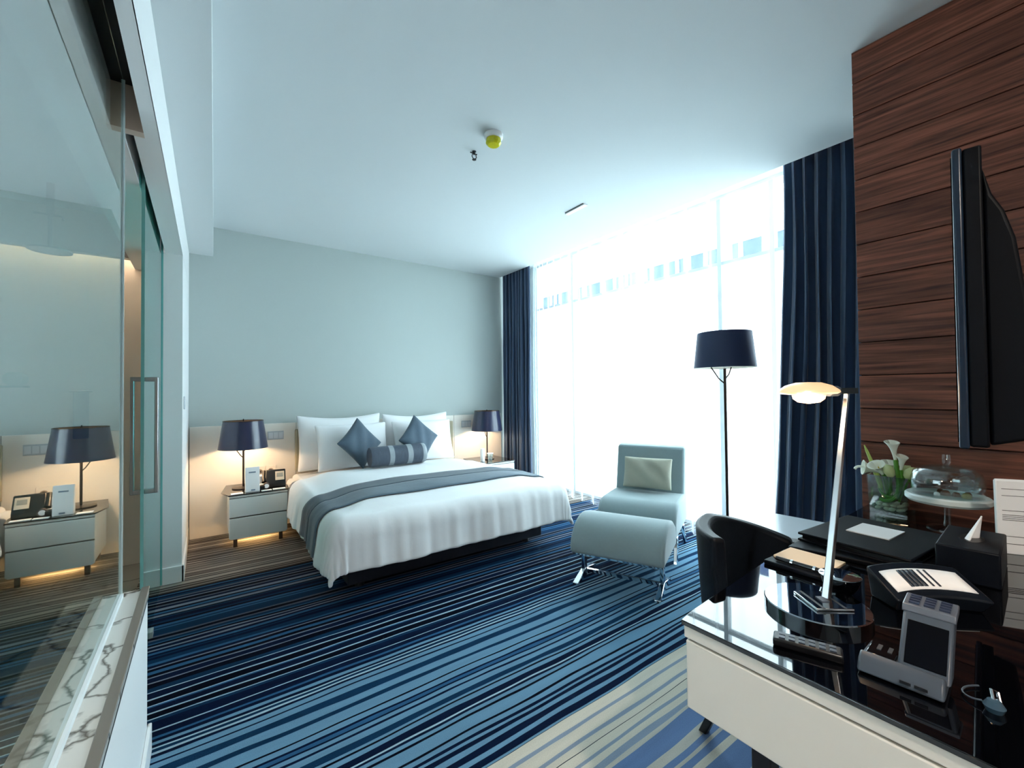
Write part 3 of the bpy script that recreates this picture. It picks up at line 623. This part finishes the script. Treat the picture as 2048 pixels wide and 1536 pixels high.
# ------------------------------------------------------------------ lounge chair and ottoman
RZ = -math.atan2(.905,.425); U = Vector((.905,.425,0)); O0 = Vector((2.10,1.82,0))
def arc(cy, cz, r, a0, a1, n=8, sy=1): return [(cy+sy*r*math.cos(D2(a0+(a1-a0)*i/n)), cz+r*math.sin(D2(a0+(a1-a0)*i/n))) for i in range(n+1)]
ot = thing('ottoman', 'sage green upholstered ottoman with chrome cross legs', 'ottoman', O0, RZ)
prof = [(-.035,.195)]+[(.19+.235*math.cos(D2(t)), .21+.20*math.sin(D2(t))) for t in range(170,79,-9)]+[(.33,.385),(.42,.33),(.45,.26),(.44,.195)]
MB().prism_x(prof, -.295, .295).build('cushion', M_uph, ot, bevel=.022, seg=4, ang=50)
box('chrome_frame', M_chrome, (-.27,.27,.0,.42,.175,.193), ot, bevel=.004)
for s in (-1,1):
    MB().hexa([(s*.255-.012,.10,.0),(s*.255+.012,.10,.0),(s*.255+.012,.15,.0),(s*.255-.012,.15,.0)],[(s*.255-.012,.10,.18),(s*.255+.012,.10,.18),(s*.255+.012,.15,.18),(s*.255-.012,.15,.18)]).build('leg', M_chrome, ot, bevel=.003)
    MB().hexa([(s*.255-.02,-.045,.0),(s*.255+.02,-.045,.0),(s*.255+.014,.12,.0),(s*.255-.014,.12,.0)],[(s*.255-.02,-.045,.012),(s*.255+.02,-.045,.012),(s*.255+.014,.12,.055),(s*.255-.014,.12,.055)]).build('foot', M_chrome, ot, bevel=.003)
    MB().hexa([(s*.255-.014,.13,.0),(s*.255+.014,.13,.0),(s*.255+.02,.32,.0),(s*.255-.02,.32,.0)],[(s*.255-.014,.13,.055),(s*.255+.014,.13,.055),(s*.255+.02,.32,.012),(s*.255-.02,.32,.012)]).build('foot', M_chrome, ot, bevel=.003)
box('stretcher', M_chrome, (-.245,.245,.115,.135,.03,.05), ot)
lc = thing('lounge_chair', 'sage green armless lounge chair behind its ottoman', 'chair', O0+U*.48, RZ)
prof = [(.0,.20)]+[(.17+.175*math.cos(D2(t)), .225+.20*math.sin(D2(t))) for t in range(172,89,-9)]+[(.40,.42),(.60,.415),(.60,.20)]
MB().prism_x(prof, -.285, .285).build('seat', M_uph, lc, bevel=.022, seg=4, ang=50)
MB().prism_x([(.46,.20),(.60,.20),(.70,.55),(.72,.77),(.68,.785),(.60,.775),(.52,.43)], -.275, .275).build('backrest', M_uph, lc, bevel=.02, seg=4, ang=50)
box('chrome_frame', M_chrome, (-.27,.27,.06,.56,.18,.197), lc, bevel=.004)
for s in (-1,1):
    MB().hexa([(s*.262-.012,.10,.0),(s*.262+.012,.10,.0),(s*.262+.012,.15,.0),(s*.262-.012,.15,.0)],[(s*.262-.012,.14,.18),(s*.262+.012,.14,.18),(s*.262+.012,.19,.18),(s*.262-.012,.19,.18)]).build('leg', M_chrome, lc, bevel=.003)
    MB().hexa([(s*.262-.012,.60,.0),(s*.262+.012,.60,.0),(s*.262+.012,.65,.0),(s*.262-.012,.65,.0)],[(s*.262-.012,.47,.18),(s*.262+.012,.47,.18),(s*.262+.012,.52,.18),(s*.262-.012,.52,.18)]).build('leg', M_chrome, lc, bevel=.003)
p = O0+U*(.48+.475); pillow('lumbar_cushion', M_lumbar, .40, .26, .09, (p.x, p.y, .57), (D2(-17),0,RZ), 'khaki rectangular cushion leaning on the lounge chair back', 'cushion', None, .03)

# ------------------------------------------------------------------ floor lamp and side table
fl = thing('floor_lamp', 'tall floor lamp with navy shade in front of the sheers', 'lamp', (3.06,1.615,0))
MB().lathe([(.19,0),(.19,.010),(.03,.016)], n=48).build('base', mat('satin_white_base', (222,228,232), .3), fl); MB().cyl((0,0,.014),(0,0,1.40),.010).build('pole', M_bronze, fl)
MB().tube([(0,0,1.29),(-.03,.03,1.33),(-.075,.06,1.41)], .005, 8).build('branch', M_bronze, fl); MB().tube([(0,0,1.32),(.02,-.02,1.36),(.035,-.03,1.41)], .005, 8).build('branch', M_bronze, fl)
M_lampb = mat('navy_fabric_shade', (40,54,88), .6, bump=.1, bscale=300)
s = MB().lathe([(.207,1.405),(.180,1.66)], n=48); s.f = s.f[:-2]; so = s.build('lamp_shade', M_lampb, fl, ang=180)
s = MB().lathe([(.204,1.406),(.177,1.659)], n=48); s.f = s.f[:-2]; s.build('shade_lining', M_shadein, so, ang=180)
MB().lathe([(.002,1.40),(.03,1.42),(.034,1.46),(.014,1.52)], n=16).build('bulb', M_shadein, fl)
st = thing('side_table', 'small side table with pale angular top between lamp and desk chair', 'table', (2.56,1.06,0))
MB().prism([(-.30,.18),(-.05,.27),(.24,.12),(.27,-.20),(-.12,-.22)], .48, .50).build('table_top', mat('pale_table_lacquer', (206,212,218), .2), st, bevel=.004)
MB().prism([(-.27,.15),(-.05,.23),(.21,.10),(.23,-.17),(-.11,-.19)], .44, .479).build('apron', M_dark, st); 
MB().cyl((0,0,.012),(0,0,.44),.025).build('column', M_dark, st); MB().lathe([(.17,0),(.17,.012),(.02,.02)], n=32).build('foot', M_dark, st)

# ------------------------------------------------------------------ desk chair, tucked in with its seat under the desk
dc = thing('desk_chair', 'black leather chair with curved back tucked in behind the desk', 'chair', (1.385,.545,0), 0)
def shell(inner):
    def fn(u, v):
        th = D2(158-136*u); k = .045 if inner else 0
        zt = .842-.10*max(0, (u-.45)/.55)**1.2-(.006 if inner else 0); zb = .46
        zz = zb+(zt-zb)*v; g = .90+.10*v**.8
        return ((.272-k)*g*math.cos(th), (.245-k)*g*math.sin(th)+.004, zz)
    return fn
mb = MB(); NU, NV = 40, 8
mb.grid(NU, NV, shell(False)); mb.grid(NU, NV, shell(True)); n0 = (NU+1)*(NV+1)
for i in range(NU): mb.f.append((NV*(NU+1)+i, NV*(NU+1)+i+1, n0+NV*(NU+1)+i+1, n0+NV*(NU+1)+i)); mb.f.append((i, n0+i, n0+i+1, i+1))
for j in range(NV):
    mb.f.append((j*(NU+1), (j+1)*(NU+1), n0+(j+1)*(NU+1), n0+j*(NU+1))); mb.f.append((j*(NU+1)+NU, n0+j*(NU+1)+NU, n0+(j+1)*(NU+1)+NU, (j+1)*(NU+1)+NU))
mb.build('backrest', M_leather, dc, bevel=.014, seg=3, ang=50)
MB().prism([(-.23,-.22),(.23,-.22),(.245,0),(.20,.15),(.08,.20),(-.08,.20),(-.20,.15),(-.245,0)], .40, .475).build('seat', M_leather, dc, bevel=.02, seg=3)
for x, y, fx, fy in ((-.17,-.16,-.18,-.19),(.17,-.16,.18,-.19),(.08,.16,.105,.345)):
    MB().hexa([(fx-.014,fy-.014,0),(fx+.014,fy-.014,0),(fx+.014,fy+.014,0),(fx-.014,fy+.014,0)],[(x-.018,y-.018,.41),(x+.018,y-.018,.41),(x+.018,y+.018,.41),(x-.018,y+.018,.41)]).build('leg', M_black, dc, bevel=.003)

# ------------------------------------------------------------------ desk
DX0, DX1, DYF, DYN, DZ = .845, 2.355, .57, -.30, .75
dk = thing('desk', 'cream lacquered desk with black glass top jutting from the walnut wall', 'desk', (0,0,0))
MB().prism([(DX0,DYN),(DX0,.553),(DX0+.06,.562),(1.42,.598),(DX1,.612),(DX1,DYN)], DZ-.010, DZ).build('glass_top', M_blackgl, dk, bevel=.0015)
MB().prism([(DX0+.004,DYN+.004),(DX0+.004,.549),(1.42,.593),(DX1,.606),(DX1,DYN+.004)], DZ-.036, DZ-.0105).build('top_rail', M_cream, dk, bevel=.002)
MB().prism([(DX0+.010,DYN+.01),(DX0+.010,.540),(1.42,.584),(DX1,.60),(DX1,DYN+.01)], DZ-.040, DZ-.0365).build('shadow_gap', mat('gap_brown', (150,138,124), .7), dk)
MB().prism([(DX0+.004,DYN+.004),(DX0+.004,.545),(1.42,.590),(DX1,.604),(DX1,DYN+.004)], DZ-.185, DZ-.0405).build('drawer_front', M_cream, dk, bevel=.003)
for x, y in ((1.10,.50),(1.10,-.22),(2.2,.50),(2.2,-.22)): box('leg', M_black, (x-.022,x+.022,y-.022,y+.022,0,DZ-.185), dk, bevel=.002)

# ------------------------------------------------------------------ desk lamp
tl = thing('desk_lamp', 'chrome desk lamp with lit disc head and round mirror base', 'lamp', (1.122,.394,DZ))
MB().lathe([(.101,0),(.101,.016),(.099,.018),(.001,.018)], n=64).build('base', mat('mirror_steel_base', (190,196,202), .02, metal=1), tl)
jb = box('pole_clamp', M_chrome, (-.025,.055,-.042,.042,.0185,.024), tl, bevel=.002)
for q in (-.012,.034): box('clamp_groove', M_dark, (q,q+.006,-.042,.042,.024,.0243), jb); jb.rotation_euler = (0,0,D2(-38))
box('clamp_badge', M_silver, (.006,.022,-.012,.012,.0241,.026), jb)
P0 = Vector((.031,-.010,.024)); P1 = Vector((.165,-.018,.487))
MB().hexa([(P0.x-.010,P0.y-.007,P0.z),(P0.x+.010,P0.y-.007,P0.z),(P0.x+.010,P0.y+.007,P0.z),(P0.x-.010,P0.y+.007,P0.z)],[(P1.x-.006,P1.y-.005,P1.z),(P1.x+.006,P1.y-.005,P1.z),(P1.x+.006,P1.y+.005,P1.z),(P1.x-.006,P1.y+.005,P1.z)]).build('pole', M_steel, tl, bevel=.0015)
hA = P1+Vector((.012,-.008,.006)); hdv = Vector((-.19,.075,0)).normalized(); hn = Vector((hdv.y,-hdv.x,0))
MB().tube([hA+hdv*-.01, hA+hdv*.055], .010, 4).build('joint', M_steel, tl); MB().tube([hA+hdv*.05, hA+hdv*.075], .013, 12).build('joint_sleeve', M_silver, tl)
hc = hA+hdv*.135; hp = [(.001,.022),(.03,.021),(.055,.014),(.072,.003),(.074,-.002),(.066,-.006),(.03,-.009),(.001,-.009)]
ho = MB().lathe(hp, n=40, sx=1, sy=.72).build('lamp_head', mat('warm_lit_head', (240,214,180), .3, metal=.3, emit=((1,.62,.30), .35)), tl, ang=60); ho.location = hc; ho.rotation_euler = (0,0,math.atan2(hdv.y,hdv.x))
bl = MB().lathe([(.034,-.0095),(.032,-.018),(.022,-.026),(.001,-.029)], n=28).build('lamp_glass', mat('lit_lamp_glass', (255,210,170), .3, emit=((1,.60,.32), 1.6)), ho)
spot_point('desk_lamp_light', (hc.x, hc.y, hc.z-.05), 1.2, (1,.7,.45), .02, tl)

# ------------------------------------------------------------------ things on the desk
rc = thing('remote_control', 'slim black remote control in front of the desk lamp base', 'remote control', (.935,.345,DZ), D2(-70))
box('remote_body', M_black, (-.055,.055,-.018,.018,0,.016), rc, bevel=.004)
for i in range(6):
    for j in range(2): box('button', mat('grey_button', (58,70,84), .4), (-.045+i*.016,-.035+i*.016,-.012+j*.013,-.003+j*.013,.016,.0185), rc)
# leather blotter, folder, card
def slab(name, m, pts, z0, z1, parent, bevel=.003): return MB().prism(pts, z0, z1).build(name, m, parent, bevel)
o = slab('leather_blotter', M_leather, [(1.475,.590),(1.545,.262),(1.93,.262),(1.95,.600)], DZ, DZ+.012, None); tag(o, 'black leather desk blotter lying under the folder', 'desk pad')
fo = thing('leather_folder', 'thick black leather guest folder on the blotter', 'folder', (1.72,.44,DZ+.012), D2(-5))
box('back_cover', M_leather, (-.175,.175,-.14,.14,0,.006), fo, bevel=.002); box('page_block', M_black, (-.165,.17,-.13,.13,.006,.018), fo); box('front_cover', M_leather, (-.175,.175,-.14,.14,.018,.026), fo, bevel=.003)
o = box('white_card', M_paper, (-.065,.065,-.055,.055,0,.003)); o.location = (1.75,.445,DZ+.0385); o.rotation_euler = (0,0,D2(-4)); tag(o, 'blank white card lying on the leather folder', 'card')
npd = thing('notepad', 'beige notepad in a black leather tray at the desk edge', 'notepad', (1.375,.505,DZ), D2(-2))
box('leather_tray', M_leather, (-.075,.075,-.078,.078,0,.012), npd, bevel=.003); box('paper_block', M_beigep, (-.035,.07,-.07,.07,.012,.019), npd, bevel=.001)
pn = thing('pen', 'black pen with chrome rings in front of the notepad', 'pen', (1.322,.50,DZ+.019), D2(-2)); MB().cyl((0,-.06,0),(0,.06,0),.006).build('barrel', M_black, pn); 
for y in (-.035,.02): MB().cyl((0,y-.003,0),(0,y+.003,0),.0075).build('ring', M_chrome, pn)
tx = thing('tissue_box', 'black leather tissue box with a white tissue sticking out', 'tissue box', (1.70,.225,DZ+.012), D2(3))
box('box_body', M_leather, (-.12,.12,-.058,.058,-.012,.075), tx, bevel=.004)
MB().lathe([(.040,.0752),(.040,.0758),(.001,.0758)], n=28, sx=1.2, sy=.6).build('slot', M_black, tx)
def tis(u, v):
    a = (u-.5)*2; return (.035*a*(1-.6*v)+.015*v, -.012*math.sin(a*3)*(1-v)-.018*v, .072+.062*v)
MB().grid(12, 10, tis).build('tissue', M_paper, tx, ang=180, solid=.003)
# vase with lilies
vx, vy = 2.245, .515
va = thing('flower_vase', 'square clear glass vase half filled with water on the desk', 'vase', (vx,vy,DZ))
vb = MB(); S = .062
vb.add([(-S*.9,-S*.9,0),(S*.9,-S*.9,0),(S*.9,S*.9,0),(-S*.9,S*.9,0),(-S,-S,.15),(S,-S,.15),(S,S,.15),(-S,S,.15)], [(0,3,2,1),(0,1,5,4),(1,2,6,5),(2,3,7,6),(3,0,4,7)])
vb.build('vase_glass', M_clear, va, solid=.004); i_ = S*.86
MB().add([(-i_*.92,-i_*.92,.008),(i_*.92,-i_*.92,.008),(i_*.92,i_*.92,.008),(-i_*.92,i_*.92,.008),(-i_,-i_,.098),(i_,-i_,.098),(i_,i_,.098),(-i_,i_,.098)], [(0,3,2,1),(4,5,6,7),(0,1,5,4),(1,2,6,5),(2,3,7,6),(3,0,4,7)]).build('water', M_water, va)
rp = random.Random(2); peb = None
for i in range(30):
    if peb is None: peb = MB().lathe([(.001,-.007),(.007,-.005),(.011,0),(.007,.005),(.001,.007)], n=10).build('pebble', M_stone, None, ang=180); o = peb; tag(o, 'small pale pebble at the bottom of the glass vase', 'pebble', 'pebbles in the vase')
    else: o = peb.copy(); C.objects.link(o)
    gx, gy, gz = i % 4, (i//4) % 4, i//16
    o.location = (vx-.034+gx*.0226+rp.uniform(-.004,.004), vy-.034+gy*.0226+rp.uniform(-.004,.004), DZ+.018+gz*.015); o.rotation_euler = (rp.uniform(-.4,.4), rp.uniform(-.4,.4), rp.uniform(0,6)); o.scale = (rp.uniform(.95,1.2), rp.uniform(.9,1.1), rp.uniform(.95,1.15))
# flowers, in the vase's frame: photo left is +y, photo right is -y
def lily(base, tip, r, parent, curl=.4):
    b0, t0 = Vector(base), Vector(tip); d = (t0-b0); ln = d.length; d.normalize(); a = d.orthogonal().normalized(); c = d.cross(a)
    def fn(u, v):
        th = 2*PI*u; rad = r*(.14+.32*v+.54*v**4)*(1+curl*.25*math.sin(th)*v**3)
        return tuple(b0+d*(ln*v*(1+.10*math.cos(th)*v**2)) + a*(rad*math.cos(th)) + c*(rad*math.sin(th)))
    return MB().grid(20, 10, fn).build('bloom', M_petal, parent, ang=180, solid=.0015)
def bez(p, n=10):
    P = [Vector(q) for q in p]; out = []
    for i in range(n+1):
        t = i/n; Q = P[:]
        while len(Q) > 1: Q = [Q[k]*(1-t)+Q[k+1]*t for k in range(len(Q)-1)]
        out.append(tuple(Q[0]))
    return out
def flower(name, label, base, tip, r, path, sr=.006, spadix=True):
    t = thing(name, label, 'flower', (vx,vy,DZ), 0, 'flowers in the vase')
    MB().tube(bez(path, 14), sr, 8).build('stem', M_stem, t); lily(base, tip, r, t)
    b_, e_ = Vector(base), Vector(tip); MB().tube([tuple(b_.lerp(e_,.3)), tuple(b_.lerp(e_,.75))], [.003,.002], 8).build('spadix', mat('yellow_spadix', (214,190,70), .6), t)
    return t
flower('calla_lily', 'tallest white calla lily in the glass vase', (-.035,-.022,.21), (-.035,-.014,.285), .024, [(-.02,.03,.05),(-.04,.01,.042),(-.045,-.055,.05),(-.04,-.028,.13),(-.035,-.022,.215)], .0075)
flower('calla_lily', 'second tallest white calla lily beside the tall one', (-.035,-.037,.172), (-.035,-.043,.232), .020, [(-.01,.035,.09),(-.03,.02,.045),(-.035,-.04,.05),(-.034,-.045,.12),(-.035,-.037,.178)], .0055)
t = flower('calla_lily', 'low white lily leaning out over the vase rim', (0,.03,.155), (-.02,.085,.172), .03, [(.01,.02,.05),(.01,.0,.08),(.005,.025,.15)], .005)
MB().tube(bez([(-.016,.08,.168),(-.02,.105,.18),(-.02,.113,.16)],6), .005, 8).build('petal_tip', M_petal, t)
flower('calla_lily', 'low white lily opening above the near vase rim', (-.022,.022,.15), (-.042,.035,.192), .030, [(-.01,.01,.05),(-.015,.012,.09),(-.022,.022,.152)], .005)
flower('calla_lily', 'low white lily in the middle of the bunch', (.012,.002,.15), (.010,.0,.198), .034, [(.012,.0,.05),(.015,.01,.09),(.012,.002,.152)], .005)
t = thing('leaf_spike', 'pale green pointed leaf sticking up from the vase', 'leaf', (vx,vy,DZ)); MB().tube(bez([(.02,.03,.05),(.015,.045,.14),(-.005,.06,.19),(-.01,.082,.262)],10), [.005,.006,.008,.0095,.0095,.009,.008,.007,.006,.005,.002], 8).build('blade', mat('lime_leaf', (188,210,110), .5), t)
for (x, y, zz, s_), lab in zip(((-.045,-.004,.170,1.0),(-.03,-.064,.168,1.05),(.022,-.036,.165,1.1),(.032,.032,.165,.95)), ('pale green flower bud in front of the lily stem','pale green flower bud hanging over the right vase rim','pale green flower bud behind the lily stems','pale green flower bud at the back of the vase')):
    t = thing('flower_bud', lab, 'flower', (vx,vy,DZ), 0, 'flower buds in the vase')
    o = MB().lathe([(.001,-.026),(.014,-.018),(.019,0),(.014,.018),(.001,.028)], n=14).build('bud_head', M_bud, t, ang=180); o.location = (x,y,zz); o.rotation_euler = (D2(35*(1 if y<-.03 else -.6)),0,0); o.scale = (s_,s_,s_)
    MB().tube(bez([(x*.6,y*.4,.05),(x*.7,y*.6,.10),(x,y,zz-.02)],8), .004, 8).build('stem', M_stem, t)
# cake stand
ck = thing('cake_stand', 'footed cake stand with frosted plate and clear glass dome', 'cake stand', (2.125,.338,DZ))
MB().lathe([(.055,0),(.055,.004),(.012,.012),(.009,.03),(.009,.095)], n=32).build('stem', M_clear, ck); MB().lathe([(.012,.095),(.104,.096),(.111,.104),(.111,.117),(.106,.122),(.100,.1215),(.001,.1215)], n=48).build('plate', M_frost, ck)
dm = MB().lathe([(.093,.1235),(.093,.175),(.086,.20),(.066,.216),(.03,.223),(.001,.224)], n=48).build('dome', M_clear, ck, ang=180, solid=.003); MB().lathe([(.006,.224),(.011,.232),(.011,.262),(.001,.263)], n=20).build('knob', M_clear, dm)
for x, y, r_, m, lab in ((-.02,.0,.012,M_choc,'round brown chocolate in the middle of the cake stand'),(-.018,-.026,.010,M_choc,'brown chocolate right of the middle one under the dome'),(-.03,-.052,.012,mat('green_sweet',(128,124,60),.5),'olive green sweet under the glass dome'),(.01,-.05,.010,M_choc,'brown chocolate at the back right under the dome'),(.02,.02,.009,M_choc,'brown chocolate at the back left under the dome'),(-.045,.018,.008,M_paper,'small white sweet at the front under the dome')):
    o = MB().lathe([(r_,0),(r_*1.05,r_*.8),(r_*.6,r_*1.4),(.001,r_*1.5)], n=12).build('sweet', m); o.location = (2.125+x,.338+y,DZ+.122); tag(o, lab, 'sweet', 'sweets under the dome')
# menu stand with printed boxes
mn = thing('menu_board', 'white standing menu sheet with ruled black boxes at the desk back', 'menu', (1.945,.205,DZ), D2(-61))
# local +x runs along the sheet to the right in the photo, local -y faces the viewer
MB().prism_x([(-.006,0),(.006,0),(.012,.215),(.004,.222),(-.002,.215)], 0, .19).build('sheet', M_paper, mn, bevel=.002)
def rule(z, w_=.0012, x0=.012, x1=.185): y = -.0063+z*.0042/.215; return box('ruled_line', M_black, (x0,x1,y-.0006,y,z,z+w_), mn)
for zz in (.192,.172,.128,.115,.110,.105,.100,.052,.030): rule(zz)
# desk telephone with white face
tp = thing('desk_telephone', 'black curved desk telephone with white button panel', 'telephone', (1.345,.248,DZ), D2(-40))
def arcx(x0, x1, n=8): return [x0+(x1-x0)*i/n for i in range(n+1)]
mb = MB(); W_ = .10
def body(u, v):
    x = -W_+2*W_*u; bow = .012*(1-(2*u-1)**2); y = -.045+.095*v+bow*1.2
    return (x, y, .030+bow*.5+.040*v)
top = [body(i/12, j) for j in (0,1) for i in range(13)]; bot = [(p[0]*.9, p[1]*.8+.01, 0) for p in top]; n = 13
mb.add(top+bot, [tuple([i,i+1,n+i+1,n+i]) for i in range(12)]+[tuple([2*n+n+i,2*n+n+i+1,2*n+i+1,2*n+i]) for i in range(12)]+[(2*n+i,2*n+i+1,i+1,i) for i in range(12)]+[(n+i,n+i+1,3*n+i+1,3*n+i) for i in range(12)]+[(0,n,3*n,2*n),(n-1,3*n-1,4*n-1,2*n-1)])
mb.build('phone_body', mat('slate_black_plastic', (12,20,30), .4, spec=.3), tp, bevel=.004)
def face(u, v): 
    p = body(.08+.84*u, .18+.58*v); return (p[0], p[1], p[2]+.002)
MB().grid(12, 3, face).build('white_panel', M_paper, tp, ang=180, solid=.002)
for i, u in enumerate((.26,.32,.38,.44,.53,.61)):
    wd = .03 if i < 4 else .015
    MB().grid(2, 3, lambda a, b, u=u, wd=wd: tuple(Vector(face(u+wd*(a-.5)*1.6, .1+.8*b))+Vector((0,0,.0022)))).build('key', mat('key_dark', (30,44,58), .4), tp, solid=.0015)
bw = thing('black_bowl', 'small glossy black dish beside the white telephone panel', 'dish', (1.265,.392,DZ)); MB().lathe([(.022,0),(.036,.02),(.042,.042),(.040,.043),(.034,.024),(.018,.008),(.001,.007)], n=32).build('bowl', mat('black_gloss', (6,8,12), .05), bw); MB().lathe([(.0405,.042),(.0428,.043),(.0405,.0445)], n=32).build('rim', M_chrome, bw)
# charging dock with tilted screen
dkx = thing('charging_dock', 'grey charging dock with tilted dark screen and keypad head', 'dock', (.955,.225,DZ), D2(-86))
# local x: photo right, local y: away from the viewer
def prof_slab(name, pts, x0, x1, m, par, bev=.004): return MB().prism_x(pts, x0, x1).build(name, m, par, bevel=bev, seg=3)
prof_slab('dock_base', [(-.018,.004),(.0,.0),(.10,.0),(.10,.014),(.02,.022),(.012,.030),(-.004,.024)], -.045, .065, M_silver, dkx, .004)
prof_slab('screen_frame', [(.012,.016),(.05,.014),(.125,.088),(.12,.10),(.088,.096)], .004, .070, M_silver, dkx)
def on_face(y, z, nm, x0, x1, y0, y1, h, m): 
    o = MB().box(x0, x1, y0, y1, 0, h).build(nm, m, dkx, bevel=.001); o.location = (0,y,z); o.rotation_euler = (math.atan2(.080,.076),0,0); return o
on_face(.012,.0165,'screen', .012,.064,.016,.092,.0015, mat('dark_screen', (2,6,14), .5, spec=.05))
prof_slab('keypad_head', [(.084,.094),(.088,.0905),(.135,.094),(.145,.102),(.142,.108),(.092,.104)], .002, .072, mat('pale_grey_plastic', (90,98,110), .35), dkx, .002)
for i in range(3):
    for j in range(4): box('key', mat('key_blue_grey', (46,56,78), .4), (.010+i*.020,.024+i*.020,.098+j*.010,.105+j*.010,.1045+j*.0008,.1075+j*.0008), dkx)
box('cradle_well', mat('black_gloss', (6,8,12), .05), (-.040,.001,.022,.085,.018,.0235), dkx, bevel=.002)
for x in (-.025,-.010): box('contact', M_steel, (x-.003,x+.003,.045,.065,.0235,.025), dkx)
for (x0,x1) in ((.012,.026),(.030,.046)): 
    o = box('emblem', mat('dark_ink', (30,36,44), .5), (x0,x1,-.0185,-.017,.011,.0155), dkx)
o = MB().tube(bez([(1.045,.135,DZ+.004),(1.02,.16,DZ+.003),(.985,.15,DZ+.003),(.992,.125,DZ+.008)],12), .0015, 6).build('cable', M_silver); tag(o, 'thin grey cable lying beside the charging dock', 'cable')
kr = thing('plug_clip', 'small clear and chrome clip lying on the desk corner', 'clip', (.99,.112,DZ)); MB().tube([(.0,0,.012),(.012,.004,.026),(.018,-.002,.022),(.008,-.006,.010)], .0022, 8).build('wire_loop', M_chrome, kr); MB().lathe([(.010,0),(.013,.008),(.008,.016),(.001,.017)], n=14).build('clip_body', mat('clear_blue_plastic', (60,84,100), .1), kr)

# ------------------------------------------------------------------ television on swing arm
tv = thing('television', 'black flat television on a swing arm, seen edge on from behind', 'television', (1.19,.158,1.13), D2(6.6))
# local x runs along the set away from its near edge, local +y is the screen side (towards the bed)
TW, TH = 1.0, .585
box('bezel', mat('tv_bezel_navy', (16,34,54), .3), (0,TW,-.002,.012,0,TH), tv, bevel=.004)
box('screen', mat('tv_screen', (4,5,8), .06), (.012,TW-.012,.0122,.014,.012,TH-.012), tv)
box('rear_case', mat('tv_back_black', (2,5,11), .5, spec=.15), (.004,TW-.004,-.028,-.0022,.004,TH-.004), tv, bevel=.004)
MB().prism_x([(-.0282,.006),(-.075,.02),(-.086,.10),(-.080,.28),(-.068,.40),(-.055,.455),(-.040,.49),(-.0282,.545)], .03, TW-.06).build('rear_bulge', MATS['tv_back_black'], tv, bevel=.012, seg=3)
mt = thing('tv_wall_mount', 'black swing arm bracket between the television and walnut wall', 'bracket', (2.359,-.10,1.42))
box('wall_plate', M_black, (-.014,0,-.09,.09,-.16,.16), mt, bevel=.003)
MB().hexa([(-.40,.060,-.03),(-.014,-.03,-.03),(-.014,.01,-.03),(-.40,.10,-.03)],[(-.40,.060,.03),(-.014,-.03,.03),(-.014,.01,.03),(-.40,.10,.03)]).build('arm', M_black, mt, bevel=.004)
MB().cyl((-.40,.08,-.06),(-.40,.08,.06),.022).build('pivot', M_black, mt)
box('set_plate', M_black, (-.53,-.31,.104,.116,-.13,.13), mt, bevel=.003)
